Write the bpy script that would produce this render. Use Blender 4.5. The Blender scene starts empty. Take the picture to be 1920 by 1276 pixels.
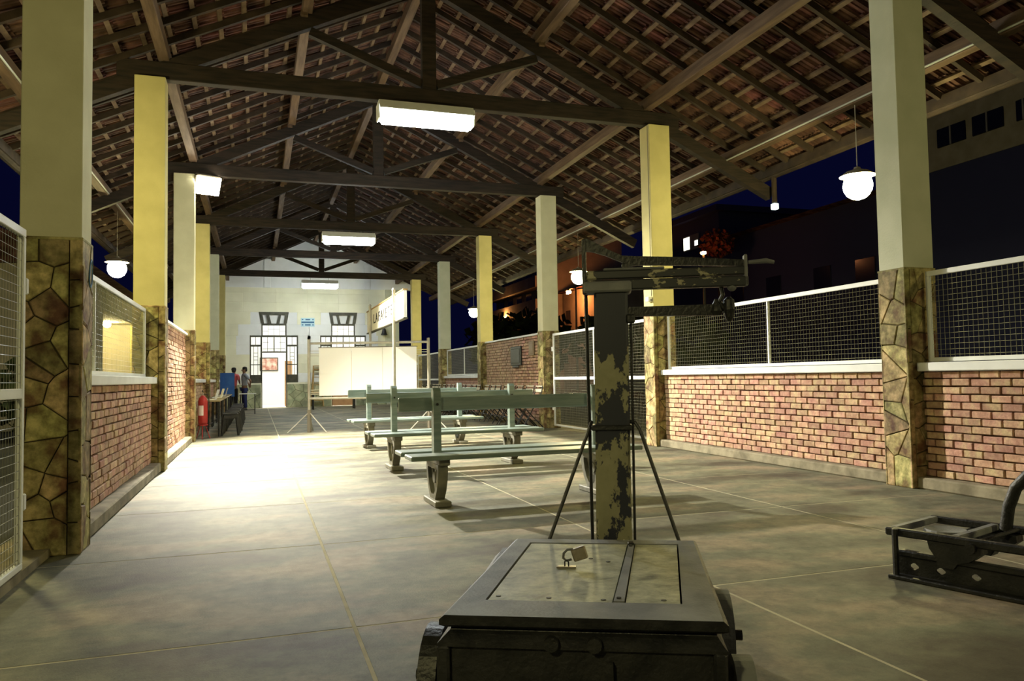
import bpy, bmesh, math, random
from mathutils import Vector, Matrix
import numpy as np
R_ = random.Random(7)
PI = math.pi
COL = bpy.context.scene.collection
SC = bpy.context.scene

# ------------------------------------------------------------------ camera, sky, exposure
CAM_H, F_PX, YAW, PITCH, ROLL = 1.15, 1447.0, 0.3197, 0.047, -0.0173
cy, sy, cp, sp = math.cos(YAW), math.sin(YAW), math.cos(PITCH), math.sin(PITCH)
cR = Vector((cy, -sy, 0)); cF0 = Vector((sy, cy, 0)); cZ = Vector((0, 0, 1))
cF = cF0 * cp + cZ * sp; cU = -cF0 * sp + cZ * cp
cr, sr = math.cos(ROLL), math.sin(ROLL)
rr = cR * cr + cU * sr
uu = cR * -sr + cU * cr
# image x = cr*X + sr*Y(up) ; solved so that the picture axes are right/up below
right = (cR * cr + cU * sr).normalized()
up = (cU * cr - cR * sr).normalized()
camd = bpy.data.cameras.new('camera'); cam = bpy.data.objects.new('camera', camd); COL.objects.link(cam)
camd.sensor_width = 36; camd.lens = 36 * F_PX / 1920; camd.clip_end = 400; camd.clip_start = 0.05
M = Matrix((right, up, -cF)).transposed().to_4x4(); M.translation = Vector((0, 0, CAM_H))
cam.matrix_world = M
SC.camera = cam
w = bpy.data.worlds.new('night'); SC.world = w; w.use_nodes = True
bg = w.node_tree.nodes['Background']; bg.inputs[0].default_value = (0.10, 0.13, 1.0, 1); bg.inputs[1].default_value = 0.012
SC.view_settings.view_transform = 'Standard'; SC.view_settings.look = 'None'
SC.view_settings.gamma = 1; SC.view_settings.use_curve_mapping = False
SC.view_settings.exposure = 0.28
TUBE_L, FLOOD_L, GLOBE_L, FLOOD_W = 100.0, 60.0, 215.0, 9000.0

# ------------------------------------------------------------------ materials
MATS = {}
def mat(name, c1, c2=None, rough=0.7, scale=6.0, detail=4, metal=0.0, emit=None, es=0, bump=0.0, bscale=None, c3=None, rnd=0.0, stretch=None, spec=0.35, lo=0.35, hi=0.65, grit=None):
    m = bpy.data.materials.new(name); m.use_nodes = True; MATS[name] = m
    nt = m.node_tree; N = nt.nodes; Lk = nt.links; b = N['Principled BSDF']
    b.inputs['Roughness'].default_value = rough; b.inputs['Metallic'].default_value = metal
    b.inputs['Specular IOR Level'].default_value = spec
    if c2 is None:
        b.inputs['Base Color'].default_value = (*c1, 1)
        out = None
    tc = N.new('ShaderNodeNewGeometry'); mp = N.new('ShaderNodeMapping')
    Lk.new(tc.outputs['Position'], mp.inputs[0])
    if stretch: mp.inputs['Scale'].default_value = stretch
    if c2 is not None:
        nz = N.new('ShaderNodeTexNoise'); nz.inputs['Scale'].default_value = scale; nz.inputs['Detail'].default_value = detail
        Lk.new(mp.outputs[0], nz.inputs['Vector'])
        rp = N.new('ShaderNodeValToRGB'); rp.color_ramp.elements[0].position = lo; rp.color_ramp.elements[1].position = hi
        rp.color_ramp.elements[0].color = (*c1, 1); rp.color_ramp.elements[1].color = (*c2, 1)
        if c3:
            e = rp.color_ramp.elements.new((lo + hi) / 2); e.color = (*c3, 1)
        Lk.new(nz.outputs['Fac'], rp.inputs[0]); out = rp.outputs[0]
        if rnd:
            oi = N.new('ShaderNodeObjectInfo'); hs = N.new('ShaderNodeHueSaturation')
            mr = N.new('ShaderNodeMapRange'); mr.inputs[3].default_value = 1 - rnd; mr.inputs[4].default_value = 1 + rnd
            mh = N.new('ShaderNodeMapRange'); mh.inputs[3].default_value = 0.5 - rnd * 0.08; mh.inputs[4].default_value = 0.5 + rnd * 0.08
            wn = N.new('ShaderNodeTexWhiteNoise'); wn.noise_dimensions = '1D'
            Lk.new(oi.outputs['Random'], mr.inputs[0]); Lk.new(oi.outputs['Random'], wn.inputs['W']); Lk.new(wn.outputs['Value'], mh.inputs[0])
            Lk.new(mr.outputs[0], hs.inputs['Value']); Lk.new(mh.outputs[0], hs.inputs['Hue']); Lk.new(out, hs.inputs['Color']); out = hs.outputs[0]
        if grit:
            ng = N.new('ShaderNodeTexNoise'); ng.inputs['Scale'].default_value = grit[0]; ng.inputs['Detail'].default_value = 8; ng.inputs['Roughness'].default_value = .75
            Lk.new(tc.outputs['Position'], ng.inputs['Vector'])
            gr = N.new('ShaderNodeMapRange'); gr.inputs[1].default_value = .34; gr.inputs[2].default_value = .66; gr.inputs[3].default_value = grit[1]; gr.inputs[4].default_value = grit[2]
            Lk.new(ng.outputs['Fac'], gr.inputs[0])
            gm = N.new('ShaderNodeVectorMath'); gm.operation = 'SCALE'; Lk.new(out, gm.inputs[0]); Lk.new(gr.outputs[0], gm.inputs['Scale']); out = gm.outputs[0]
        Lk.new(out, b.inputs['Base Color'])
    if bump:
        nb = N.new('ShaderNodeTexNoise'); nb.inputs['Scale'].default_value = bscale or scale * 4; nb.inputs['Detail'].default_value = 5
        Lk.new(mp.outputs[0], nb.inputs['Vector'])
        bp = N.new('ShaderNodeBump'); bp.inputs['Strength'].default_value = bump; bp.inputs['Distance'].default_value = 0.01
        Lk.new(nb.outputs['Fac'], bp.inputs['Height']); Lk.new(bp.outputs[0], b.inputs['Normal'])
    if emit:
        b.inputs['Emission Color'].default_value = (*emit, 1); b.inputs['Emission Strength'].default_value = es
    return m

mat('plaster_globe_lit', (.58, .52, .24), (.66, .59, .28), rough=.85, scale=3, bump=.15, bscale=60)  # pale column plaster with the yellow globe light painted into its colour
mat('plaster_pale', (.60, .58, .38), (.67, .65, .44), rough=.85, scale=3, bump=.15, bscale=60)
mat('plaster_grey', (.50, .52, .38), (.57, .58, .44), rough=.85, scale=3, bump=.15, bscale=60)
mat('plaster_cream', (.74, .72, .53), (.84, .82, .63), rough=.8, scale=1.2, c3=(.79, .77, .57), rnd=.03)
mat('plaster_white', (.76, .77, .74), (.82, .83, .80), rough=.8, scale=2, rnd=.04)
mat('stone', (.17, .095, .04), (.44, .34, .16), rough=.72, scale=7, c3=(.28, .23, .09), rnd=.35, bump=.5, bscale=25, grit=(14, .6, 1.25))
mat('stone_green', (.22, .24, .15), (.48, .48, .30), rough=.75, scale=3, c3=(.34, .36, .22), rnd=.3, bump=.4, bscale=20)
mat('mortar_dark', (.035, .028, .016), (.07, .055, .03), rough=.95, scale=20)
mat('brick', (.40, .22, .15), (.56, .40, .24), rough=.85, grit=(30, .75, 1.15), scale=9, c3=(.48, .29, .20), rnd=.22, bump=.35, bscale=50)
mat('brick_mortar', (.06, .035, .022), (.11, .065, .04), rough=.95, scale=15)
mat('concrete', (.080, .067, .045), (.28, .225, .147), rough=.66, scale=1.3, detail=15, c3=(.158, .16, .105), rnd=.05, bump=.25, bscale=140, lo=.36, hi=.64, stretch=(.7, 1.2, 1), grit=(7, .62, 1.3))
mat('joint_filler', (.42, .38, .25), (.52, .48, .33), rough=.9, scale=8)
mat('curb_concrete', (.15, .13, .085), (.30, .265, .18), rough=.9, scale=5, bump=.4)
mat('ground', (.02, .022, .016), (.04, .04, .03), rough=1, scale=.5)
mat('white_paint', (.72, .74, .72), (.80, .82, .80), rough=.45, scale=4)
mat('white_conduit', (.5, .52, .48), rough=.4)
mat('old_wood', (.013, .009, .007), (.033, .021, .014), rough=.75, scale=3, stretch=(1, 1, 8), bump=.3, rnd=.15)
mat('purlin_wood', (.095, .06, .036), (.17, .11, .067), rough=.75, scale=4, stretch=(4, .4, 4), bump=.2)
mat('rafter_wood', (.022, .014, .009), (.05, .032, .02), rough=.8, scale=5)
mat('batten_wood', (.11, .072, .046), (.21, .145, .092), rough=.8, scale=5)
mat('roof_tile', (.04, .016, .012), (.18, .082, .06), rough=.9, scale=3, c3=(.085, .036, .027), rnd=.3)
mat('bench_paint', (.17, .235, .215), (.27, .33, .305), rough=.38, scale=5, stretch=(.6, 5, 5), bump=.1, spec=.5)
mat('bench_leg', (.15, .15, .12), (.24, .23, .18), rough=.6, scale=8)
mat('black_metal', (.018, .018, .017), (.04, .04, .035), rough=.5, scale=10)
mat('iron', (.010, .011, .013), (.028, .028, .028), rough=.45, scale=12, bump=.4, bscale=60, spec=.5)
mat('iron_dusty', (.16, .165, .175), (.25, .255, .26), rough=.6, scale=7, bump=.2, bscale=90)
mat('zinc', (.16, .16, .12), (.50, .50, .36), rough=.5, grit=(18, .6, 1.2), scale=9, c3=(.40, .40, .28), bump=.2, stretch=(1, 1.6, 1), lo=.25, hi=.6)
mat('padlock_metal', (.30, .26, .20), (.42, .37, .30), rough=.35, metal=.7, scale=30)
mat('fluor', (1, 1, 1), emit=(.90, .97, .98), es=TUBE_L)
mat('floodglass', (1, 1, 1), emit=(1.0, .93, .74), es=FLOOD_L)
mat('globe', (1, 1, 1), emit=(1.0, .88, .38), es=GLOBE_L)
mat('sodium', (1, .6, .3), emit=(1.0, .30, .07), es=600)
mat('lit_window', (1, 1, 1), emit=(1.0, .97, .8), es=2.2)
mat('board_white', (.90, .90, .87), rough=.5)
mat('sign_white', (.80, .78, .70), rough=.5)
mat('letter_black', (.03, .03, .03), rough=.6)
mat('sign_blue', (.45, .68, .75), (.5, .74, .8), rough=.5, scale=3)
mat('dark_blue', (.05, .16, .30), rough=.5)
mat('pipe_grey', (.40, .38, .32), (.5, .48, .40), rough=.4, scale=8, metal=.3)
mat('pipe_dark', (.20, .18, .14), rough=.5)
mat('joinery', (.045, .045, .03), (.08, .075, .05), rough=.55, scale=6)
mat('room_white', (.85, .85, .82), rough=.8)
mat('door_wood', (.42, .22, .10), (.5, .28, .13), rough=.5, scale=4)
mat('picture', (.35, .12, .08), (.6, .5, .4), rough=.5, scale=6)
mat('tabletop', (.22, .17, .08), (.30, .24, .12), rough=.45, scale=5)
mat('seat_light', (.62, .58, .44), rough=.5)
mat('laptop_white', (.75, .76, .74), rough=.4)
mat('ext_red', (.30, .015, .015), (.36, .03, .025), rough=.35, scale=4)
mat('ext_label', (.7, .6, .55), rough=.5)
mat('blue_board', (.02, .09, .30), (.03, .12, .36), rough=.6, scale=5)
mat('skin', (.22, .12, .07), rough=.5)
mat('hair', (.012, .010, .009), rough=.6)
mat('shirt_pink', (.55, .10, .11), (.62, .14, .15), rough=.85, scale=8)
mat('shirt_grey', (.24, .26, .30), (.32, .34, .39), rough=.85, scale=8)
mat('trouser_navy', (.015, .02, .08), rough=.9)
mat('trouser_black', (.012, .012, .014), rough=.9)
mat('shoe', (.01, .01, .01), rough=.4)
mat('facade', (.30, .27, .19), (.38, .34, .25), rough=.9, scale=2)
mat('facade_grey', (.22, .21, .19), (.28, .27, .24), rough=.9, scale=1)
mat('facade_yellow', (.42, .38, .12), (.52, .46, .16), rough=.9, scale=1)
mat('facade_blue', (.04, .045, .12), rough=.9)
mat('win_dark', (.012, .014, .03), rough=.2)
mat('foliage', (.012, .02, .006), (.03, .045, .012), rough=.9, scale=3)
mat('foliage_red', (.22, .03, .015), (.06, .04, .01), rough=.9, scale=6)
mat('plaque_dark', (.05, .06, .055), (.09, .10, .09), rough=.45, scale=20, metal=.4)
mat('plaque_tan', (.22, .16, .09), (.28, .21, .12), rough=.5, scale=10)
mat('ladder_wood', (.30, .19, .06), (.38, .25, .09), rough=.7, scale=6)

# peeling paint for the scale post: pale ochre undercoat showing through black
def peel(name, dark, pale, scale, lo, hi, stretch):
    m = bpy.data.materials.new(name); m.use_nodes = True; MATS[name] = m
    nt = m.node_tree; N = nt.nodes; Lk = nt.links; b = N['Principled BSDF']
    tc = N.new('ShaderNodeTexCoord'); mp = N.new('ShaderNodeMapping'); mp.inputs['Scale'].default_value = stretch
    Lk.new(tc.outputs['Object'], mp.inputs[0])
    n1 = N.new('ShaderNodeTexNoise'); n1.inputs['Scale'].default_value = scale; n1.inputs['Detail'].default_value = 6; n1.inputs['Roughness'].default_value = .62
    Lk.new(mp.outputs[0], n1.inputs['Vector'])
    # wear mask by height along the post: most of the loss lies between knee and chest height
    sx = N.new('ShaderNodeSeparateXYZ'); Lk.new(tc.outputs['Object'], sx.inputs[0])
    rz = N.new('ShaderNodeValToRGB'); els = rz.color_ramp.elements
    els[0].position = 0.0; els[0].color = (.62, .62, .62, 1); els[1].position = 1.0; els[1].color = (0, 0, 0, 1)
    for p_, v_ in lo: e = els.new(p_); e.color = (v_, v_, v_, 1)
    mr = N.new('ShaderNodeMapRange'); mr.inputs[1].default_value = hi[0]; mr.inputs[2].default_value = hi[1]
    Lk.new(sx.outputs['XYZ'.index(hi[2])], mr.inputs[0]); Lk.new(mr.outputs[0], rz.inputs[0])
    ad = N.new('ShaderNodeMath'); ad.operation = 'ADD'; Lk.new(n1.outputs['Fac'], ad.inputs[0]); Lk.new(rz.outputs[0], ad.inputs[1])
    gt = N.new('ShaderNodeMapRange'); gt.inputs[1].default_value = 1.03; gt.inputs[2].default_value = 1.06; Lk.new(ad.outputs[0], gt.inputs[0])
    n2 = N.new('ShaderNodeTexNoise'); n2.inputs['Scale'].default_value = 25; Lk.new(tc.outputs['Object'], n2.inputs['Vector'])
    rp = N.new('ShaderNodeValToRGB'); rp.color_ramp.elements[0].color = (*pale, 1); rp.color_ramp.elements[1].color = (pale[0] * 1.5, pale[1] * 1.4, pale[2] * 1.6, 1)
    Lk.new(n2.outputs['Fac'], rp.inputs[0])
    mx = N.new('ShaderNodeMix'); mx.data_type = 'RGBA'; mx.inputs[6].default_value = (*dark, 1)
    Lk.new(gt.outputs[0], mx.inputs[0]); Lk.new(rp.outputs[0], mx.inputs[7]); Lk.new(mx.outputs[2], b.inputs['Base Color'])
    b.inputs['Roughness'].default_value = .5
    bp = N.new('ShaderNodeBump'); bp.inputs['Strength'].default_value = .5; bp.inputs['Distance'].default_value = .004; bp.invert = True
    Lk.new(gt.outputs[0], bp.inputs['Height']); Lk.new(bp.outputs[0], b.inputs['Normal'])
peel('post_peeling', (.022, .025, .042), (.25, .25, .14), 14, [(.26, .62), (.52, .61), (.56, .45), (.62, .44), (.66, .615), (.74, .60), (.80, .45), (.9, .32)], (0, 1.6, 'Z'), (1, 1, .6))
peel('beam_peeling', (.035, .037, .04), (.30, .29, .18), 26, [(.05, .3), (.3, .42), (.45, .50), (.8, .48), (.92, .40)], (0, .75, 'X'), (.6, 1, 1))

# ------------------------------------------------------------------ mesh building helpers
class MB:
    def __init__(s): s.v = []; s.f = []
    def add(s, vs, fs):
        n = len(s.v); s.v += [tuple(p) for p in vs]; s.f += [tuple(i + n for i in f) for f in fs]; return s
    def box(s, x0, x1, y0, y1, z0, z1):
        return s.add([(x0, y0, z0), (x1, y0, z0), (x1, y1, z0), (x0, y1, z0), (x0, y0, z1), (x1, y0, z1), (x1, y1, z1), (x0, y1, z1)],
                     [(0, 3, 2, 1), (4, 5, 6, 7), (0, 1, 5, 4), (1, 2, 6, 5), (2, 3, 7, 6), (3, 0, 4, 7)])
    def bbox(s, x0, x1, y0, y1, z0, z1, b=.01):   # box with chamfered edges
        if x0 > x1: x0, x1 = x1, x0
        bm = bmesh.new(); bmesh.ops.create_cube(bm, size=1)
        for v in bm.verts: v.co = Vector((x0 + (v.co.x + .5) * (x1 - x0), y0 + (v.co.y + .5) * (y1 - y0), z0 + (v.co.z + .5) * (z1 - z0)))
        bmesh.ops.bevel(bm, geom=list(bm.edges), offset=b, segments=1, affect='EDGES')
        bm.verts.index_update(); s.add([v.co[:] for v in bm.verts], [[v.index for v in f.verts] for f in bm.faces]); bm.free(); return s
    def bar(s, a, b, w, h, upv=(0, 0, 1)):        # rectangular bar from a to b; h along upv
        a = Vector(a); b = Vector(b); d = (b - a).normalized(); u = Vector(upv); sd = d.cross(u)
        if sd.length < 1e-4: sd = d.cross(Vector((1, 0, 0)))
        sd.normalize(); u = sd.cross(d).normalized(); vs = []
        for p in (a, b):
            for i, j in ((-1, -1), (1, -1), (1, 1), (-1, 1)): vs.append(p + sd * (w / 2 * i) + u * (h / 2 * j))
        return s.add(vs, [(0, 1, 2, 3), (7, 6, 5, 4), (0, 4, 5, 1), (1, 5, 6, 2), (2, 6, 7, 3), (3, 7, 4, 0)])
    def tube(s, pts, r, n=8, caps=True):
        pts = [Vector(p) for p in pts]; rs = r if isinstance(r, (list, tuple)) else [r] * len(pts); vs = []; fs = []
        ref = None
        for i, p in enumerate(pts):
            d = (pts[min(i + 1, len(pts) - 1)] - pts[max(i - 1, 0)]).normalized()
            if ref is None: ref = d.cross(Vector((0, 0, 1)) if abs(d.z) < .9 else Vector((1, 0, 0))).normalized()
            ref = (ref - d * ref.dot(d)).normalized(); o = d.cross(ref)
            for k in range(n):
                a = 2 * PI * k / n; vs.append(p + ref * (rs[i] * math.cos(a)) + o * (rs[i] * math.sin(a)))
        for i in range(len(pts) - 1):
            for k in range(n): fs.append((i * n + k, i * n + (k + 1) % n, (i + 1) * n + (k + 1) % n, (i + 1) * n + k))
        if caps: fs.append(tuple(range(n))[::-1]); fs.append(tuple((len(pts) - 1) * n + k for k in range(n)))
        return s.add(vs, fs)
    def lathe(s, prof, c=(0, 0, 0), n=20, axis='Z'):
        vs = []; fs = []
        for r, h in prof:
            for k in range(n):
                a = 2 * PI * k / n; x, y = r * math.cos(a), r * math.sin(a)
                p = {'Z': (x, y, h), 'X': (h, x, y), 'Y': (x, h, y)}[axis]; vs.append((p[0] + c[0], p[1] + c[1], p[2] + c[2]))
        for i in range(len(prof) - 1):
            for k in range(n): fs.append((i * n + k, i * n + (k + 1) % n, (i + 1) * n + (k + 1) % n, (i + 1) * n + k))
        fs.append(tuple(range(n))[::-1]); fs.append(tuple((len(prof) - 1) * n + k for k in range(n)))
        return s.add(vs, fs)
    def prism(s, poly, origin, ax, ay, dirv, t):  # polygon in plane (ax, ay) extruded along dirv by t
        o = Vector(origin); ax = Vector(ax); ay = Vector(ay); d = Vector(dirv) * t; n = len(poly)
        vs = [o + ax * p[0] + ay * p[1] for p in poly]; vs += [v + d for v in vs]
        return s.add(vs, [tuple(range(n)), tuple(range(2 * n - 1, n - 1, -1))] + [(k, (k + 1) % n, n + (k + 1) % n, n + k) for k in range(n)])
    def mesh(s, name, m, smooth=False):
        me = bpy.data.meshes.new(name); me.from_pydata(s.v, [], s.f)
        bm = bmesh.new(); bm.from_mesh(me); bmesh.ops.recalc_face_normals(bm, faces=bm.faces[:]); bm.to_mesh(me); bm.free()
        me.materials.append(MATS[m] if isinstance(m, str) else m)
        if smooth:
            me.polygons.foreach_set('use_smooth', [True] * len(me.polygons))
        return me
    def build(s, name, m, parent=None, smooth=False, loc=None):
        o = bpy.data.objects.new(name, s.mesh(name, m, smooth)); COL.objects.link(o)
        if parent: o.parent = parent
        if loc is not None: o.location = loc
        return o
def inst(name, me, parent, loc=(0, 0, 0), rot=None):
    o = bpy.data.objects.new(name, me); COL.objects.link(o); o.parent = parent; o.location = loc
    if rot: o.rotation_euler = rot
    return o
def tag(o, label=None, cat=None, group=None, kind=None):
    if label: o['label'] = label
    if cat: o['category'] = cat
    if group: o['group'] = group
    if kind: o['kind'] = kind
    return o
def empty(name, loc=(0, 0, 0), rz=0, **k):
    o = bpy.data.objects.new(name, None); COL.objects.link(o); o.location = loc; o.rotation_euler = (0, 0, rz); o.empty_display_size = .1
    return tag(o, **k)
def children(o): return [c for c in CH.get(o.name, [])]
def copy_tree(o, kids, loc, rz):
    c = o.copy(); COL.objects.link(c); c.location = loc; c.rotation_euler = (0, 0, rz)
    for ch in kids:
        d = ch.copy(); COL.objects.link(d); d.parent = c
    return c
def finish_smooth(o, ang=40):
    me = o.data; me.polygons.foreach_set('use_smooth', [True] * len(me.polygons))
    try: me.set_sharp_from_angle(angle=math.radians(ang))
    except Exception: pass
ORD = ['first', 'second', 'third', 'fourth', 'fifth', 'sixth', 'seventh', 'eighth', 'ninth', 'tenth', 'eleventh', 'twelfth', 'thirteenth', 'fourteenth',
       'fifteenth', 'sixteenth', 'seventeenth', 'eighteenth', 'nineteenth', 'twentieth', 'twenty-first', 'twenty-second', 'twenty-third', 'twenty-fourth', 'twenty-fifth', 'twenty-sixth']

# ------------------------------------------------------------------ hall measurements
XL, XR, Y0, S = -1.135, 6.03, 5.94, 5.05        # inner faces of the columns, first pair, spacing
CW, CD, ZC, ZT = .40, .345, 2.154, 5.21         # stone width / depth, height of stone, height of column
XM = 2.45; SL = .48                             # ridge and roof slope
YW = 35.0                                       # inner face of the far wall

# ---- ground, floor
g = MB().box(-80, 120, -20, 160, -.30, -.13).build('ground', 'ground'); tag(g, kind='structure')
mat('dark_blue', (.05, .16, .30), rough=.5) if 'dark_blue' not in MATS else None
fl = MB().box(-1.75, 6.95, -2.2, 35.4, -.13, -.0012).build('floor', 'joint_filler'); tag(fl, kind='structure')
xs = [-1.49, .43, 2.35, 4.27, 6.19]
ys = [3.70 + 1.92 * k for k in range(-3, 17)]
sm = MB().bbox(-.954, .954, -.954, .954, -.02, .0, .004).mesh('floor_slab', 'concrete')
for a_ in range(4):
    for y in ys:
        if y + 1.92 > 35.4: continue
        inst('floor_slab', sm, fl, (xs[a_] + .96, y + .96, 0))
me_ = MB().bbox(-.13, .13, -.953, .953, -.02, 0, .004).mesh('edge_slab', 'concrete')
me2 = MB().bbox(-.37, .37, -.953, .953, -.02, 0, .004).mesh('edge_slab', 'concrete')
for y in ys:
    if y + 1.92 > 35.4: continue
    inst('floor_slab', me_, fl, (-1.49 - .137, y + .96, 0)); inst('floor_slab', me2, fl, (6.19 + .377, y + .96, 0))

# ---- roof: everything above the trusses is one covering (structure)
roof = empty('ceiling', kind='structure')
YB, YE = .6, 35.0
PD = [0, 1.76, 3.63, 5.19]
for d in PD:
    for sgn in ((1, -1) if d else (1,)):
        z = 7.22 - SL * d
        MB().bbox(-.07, .07, YB, YE, -.01, .17, .008).build('purlin', 'purlin_wood', roof, loc=(XM + sgn * d, 0, z))
L_ = 5.86
rm = MB().bar((.05, 0, -.024), (L_, 0, -SL * L_), .055, .085).mesh('common_rafter', 'rafter_wood')
rml = MB().bar((-.05, 0, -.024), (-L_, 0, -SL * L_), .055, .085).mesh('common_rafter', 'rafter_wood')
y = YB + .3
while y < YE:
    inst('common_rafter', rm, roof, (XM, y, 7.445)); inst('common_rafter', rml, roof, (XM, y, 7.445)); y += .60
nb = 19
for k in range(nb):
    d = .12 + .3115 * k
    for sgn in (1, -1):
        o = MB().box(-.03, .03, YB, YE, -.018, .018).build('batten', 'batten_wood', roof, loc=(XM + sgn * d, 0, 7.51 - SL * d)); o.rotation_euler = (0, sgn * math.atan(SL), 0)
# tiles
prof = [(-.104, .0), (-.092, .026), (-.066, .026), (-.056, .004), (-.018, .002), (-.010, .018), (.010, .018), (.018, .002), (.056, .004), (.066, .022), (.090, .022), (.104, .0)]
def tile_mesh():
    n = len(prof); vs = []
    for u in (0, .41):
        lift = .028 * (1 - u / .41)
        lift = .028 * (u / .41) * -1 + .028
        for dz in (.012, 0):
            for py, pz in prof: vs.append((u, py, pz + dz + (.026 if u else .0) - .0))
    fs = []
    for k in range(n - 1):
        fs.append((k, k + 1, 2 * n + k + 1, 2 * n + k)); fs.append((n + k, 3 * n + k, 3 * n + k + 1, n + k + 1))
        fs.append((k, n + k, n + k + 1, k + 1)); fs.append((2 * n + k, 2 * n + k + 1, 3 * n + k + 1, 3 * n + k))
    fs += [(0, 2 * n, 3 * n, n), (n - 1, 2 * n - 1, 4 * n - 1, 3 * n - 1)]
    return vs, fs
tv, tf = tile_mesh()
tme = MB().add(tv, tf).mesh('roof_tile', 'roof_tile')
spots = []
ang = math.atan(SL)
for sgn in (1, -1):
    for k in range(nb):
        d = .12 + .3115 * k - .05
        ny = int((YE - YB) / .2)
        for j in range(ny):
            spots.append((sgn, d, YB + .1 + j * .2 + (.1 if k % 2 else 0)))
def px(P):
    v = Vector(P) - Vector((0, 0, CAM_H)); dd = v.dot(cF)
    if dd < .1: return None
    return 960 + F_PX * v.dot(right) / dd, 638 - F_PX * v.dot(up) / dd, dd
def key(s_):
    q = px((XM + s_[0] * (s_[1] + .2), s_[2], 7.5 - SL * s_[1]))
    if q is None or not (0 < q[0] < 1920 and 0 < q[1] < 700): return 1e9
    return q[2]
order = sorted(spots, key=key)
near = order[:300]
Tm = np.array(tv); allv = []; allf = []; cnt = 0
tfa = [list(f) for f in tf]
for i, (sgn, d, yy) in enumerate(order):
    rot = Matrix.Rotation(ang, 3, 'Y') if sgn > 0 else (Matrix.Rotation(PI, 3, 'Z') @ Matrix.Rotation(ang, 3, 'Y'))
    jx = R_.uniform(-.012, .012); jr = R_.uniform(-.02, .02)
    if R_.random() < .04: jr = R_.uniform(-.08, .08); jx = R_.uniform(0, .04)
    rot = rot @ Matrix.Rotation(jr, 3, 'Z')
    loc = Vector((XM + sgn * (d + jx), yy, 7.53 - SL * d))
    if i < 300:
        o = inst('roof_tile', tme, roof, loc); o.rotation_euler = rot.to_euler()
    else:
        vv = Tm @ np.array(rot).T + np.array(loc); allv.append(vv); allf += [[q + cnt for q in f] for f in tfa]; cnt += len(tv)
A = np.concatenate(allv)
me = bpy.data.meshes.new('far_roof_tiles'); me.from_pydata(A.tolist(), [], allf); me.materials.append(MATS['roof_tile'])
o = bpy.data.objects.new('roof_tiles', me); COL.objects.link(o); o.parent = roof; o['kind'] = 'stuff'
# ridge caps, eaves
MB().lathe([(.13, YB), (.13, YE)], (XM, 0, 7.56), n=12, axis='Y').build('ridge_cap', 'roof_tile', roof)
for sgn in (1, -1):
    x = XM + sgn * 5.90; z = 7.445 - SL * 5.90
    MB().bar((x, YB, z - .03), (x, YE, z - .03), .025, .15).build('fascia_board', 'rafter_wood', roof)
    pts = []
    m_ = MB()
    for k in range(7):
        a = PI * k / 6; 
        m_.bar((x + sgn * .08 + .07 * math.cos(a), YB, z - .07 - .07 * math.sin(a)), (x + sgn * .08 + .07 * math.cos(a), YE, z - .07 - .07 * math.sin(a)), .04, .006, (math.cos(a), 0, -math.sin(a)))
    m_.build('gutter', 'rafter_wood', roof)
m_ = MB().tube([(XM + 5.19 - .08, YB, 7.22 - SL * 5.19 + .02), (XM + 5.19 - .08, 33, 7.22 - SL * 5.19 + .02)], .013, 6); m_.build('conduit', 'white_conduit', roof)
m_ = MB().tube([(XM - 5.19 + .08, YB, 7.22 - SL * 5.19 + .02), (XM - 5.19 + .08, 33, 7.22 - SL * 5.19 + .02)], .013, 6); m_.build('conduit', 'white_conduit', roof)

# ---- roof trusses
for i in range(6):
    yc = Y0 + .17 + S * i
    nm = ['nearest roof truss, mostly above the frame, on the first pair of columns',
          'dark roof truss with fluorescent lamp hung below, on the second pair of columns',
          'roof truss with brown tie beam lit by the floodlight, on the third pair of columns',
          'dark roof truss on the fourth pair of columns, with the second tube lamp',
          'dark roof truss on the fifth pair of columns, seen against the gable',
          'farthest roof truss, its tie beam dark against the pale end wall'][i]
    t = empty('roof_truss', (0, yc, 0), label=nm, cat='roof truss', group='timber roof trusses across the hall')
    MB().bbox(-1.75, 6.65, -.075, .075, ZT, ZT + .235, .008).build('tie_beam', 'old_wood', t)
    MB().bbox(XM - .105, XM + .105, -.07, .07, ZT + .235, 7.02, .006).build('king_post', 'old_wood', t)
    for sgn in (1, -1):
        MB().bar((XM + sgn * .11, 0, 7.10 - SL * .11), (XM + sgn * 6.0, 0, 7.10 - SL * 6.0), .12, .20).build('principal_rafter', 'old_wood', t)
        MB().bar((XM + sgn * .11, 0, ZT + .32), (XM + sgn * 1.72, 0, 6.95 - SL * 1.72), .10, .12).build('strut', 'old_wood', t)
        MB().bbox(XM + sgn * 1.80 - .05, XM + sgn * 1.80 + .05, -.10, .10, 7.17 - SL * 1.80, 7.26 - SL * 1.8, .01).build('cleat', 'purlin_wood', t)

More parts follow.
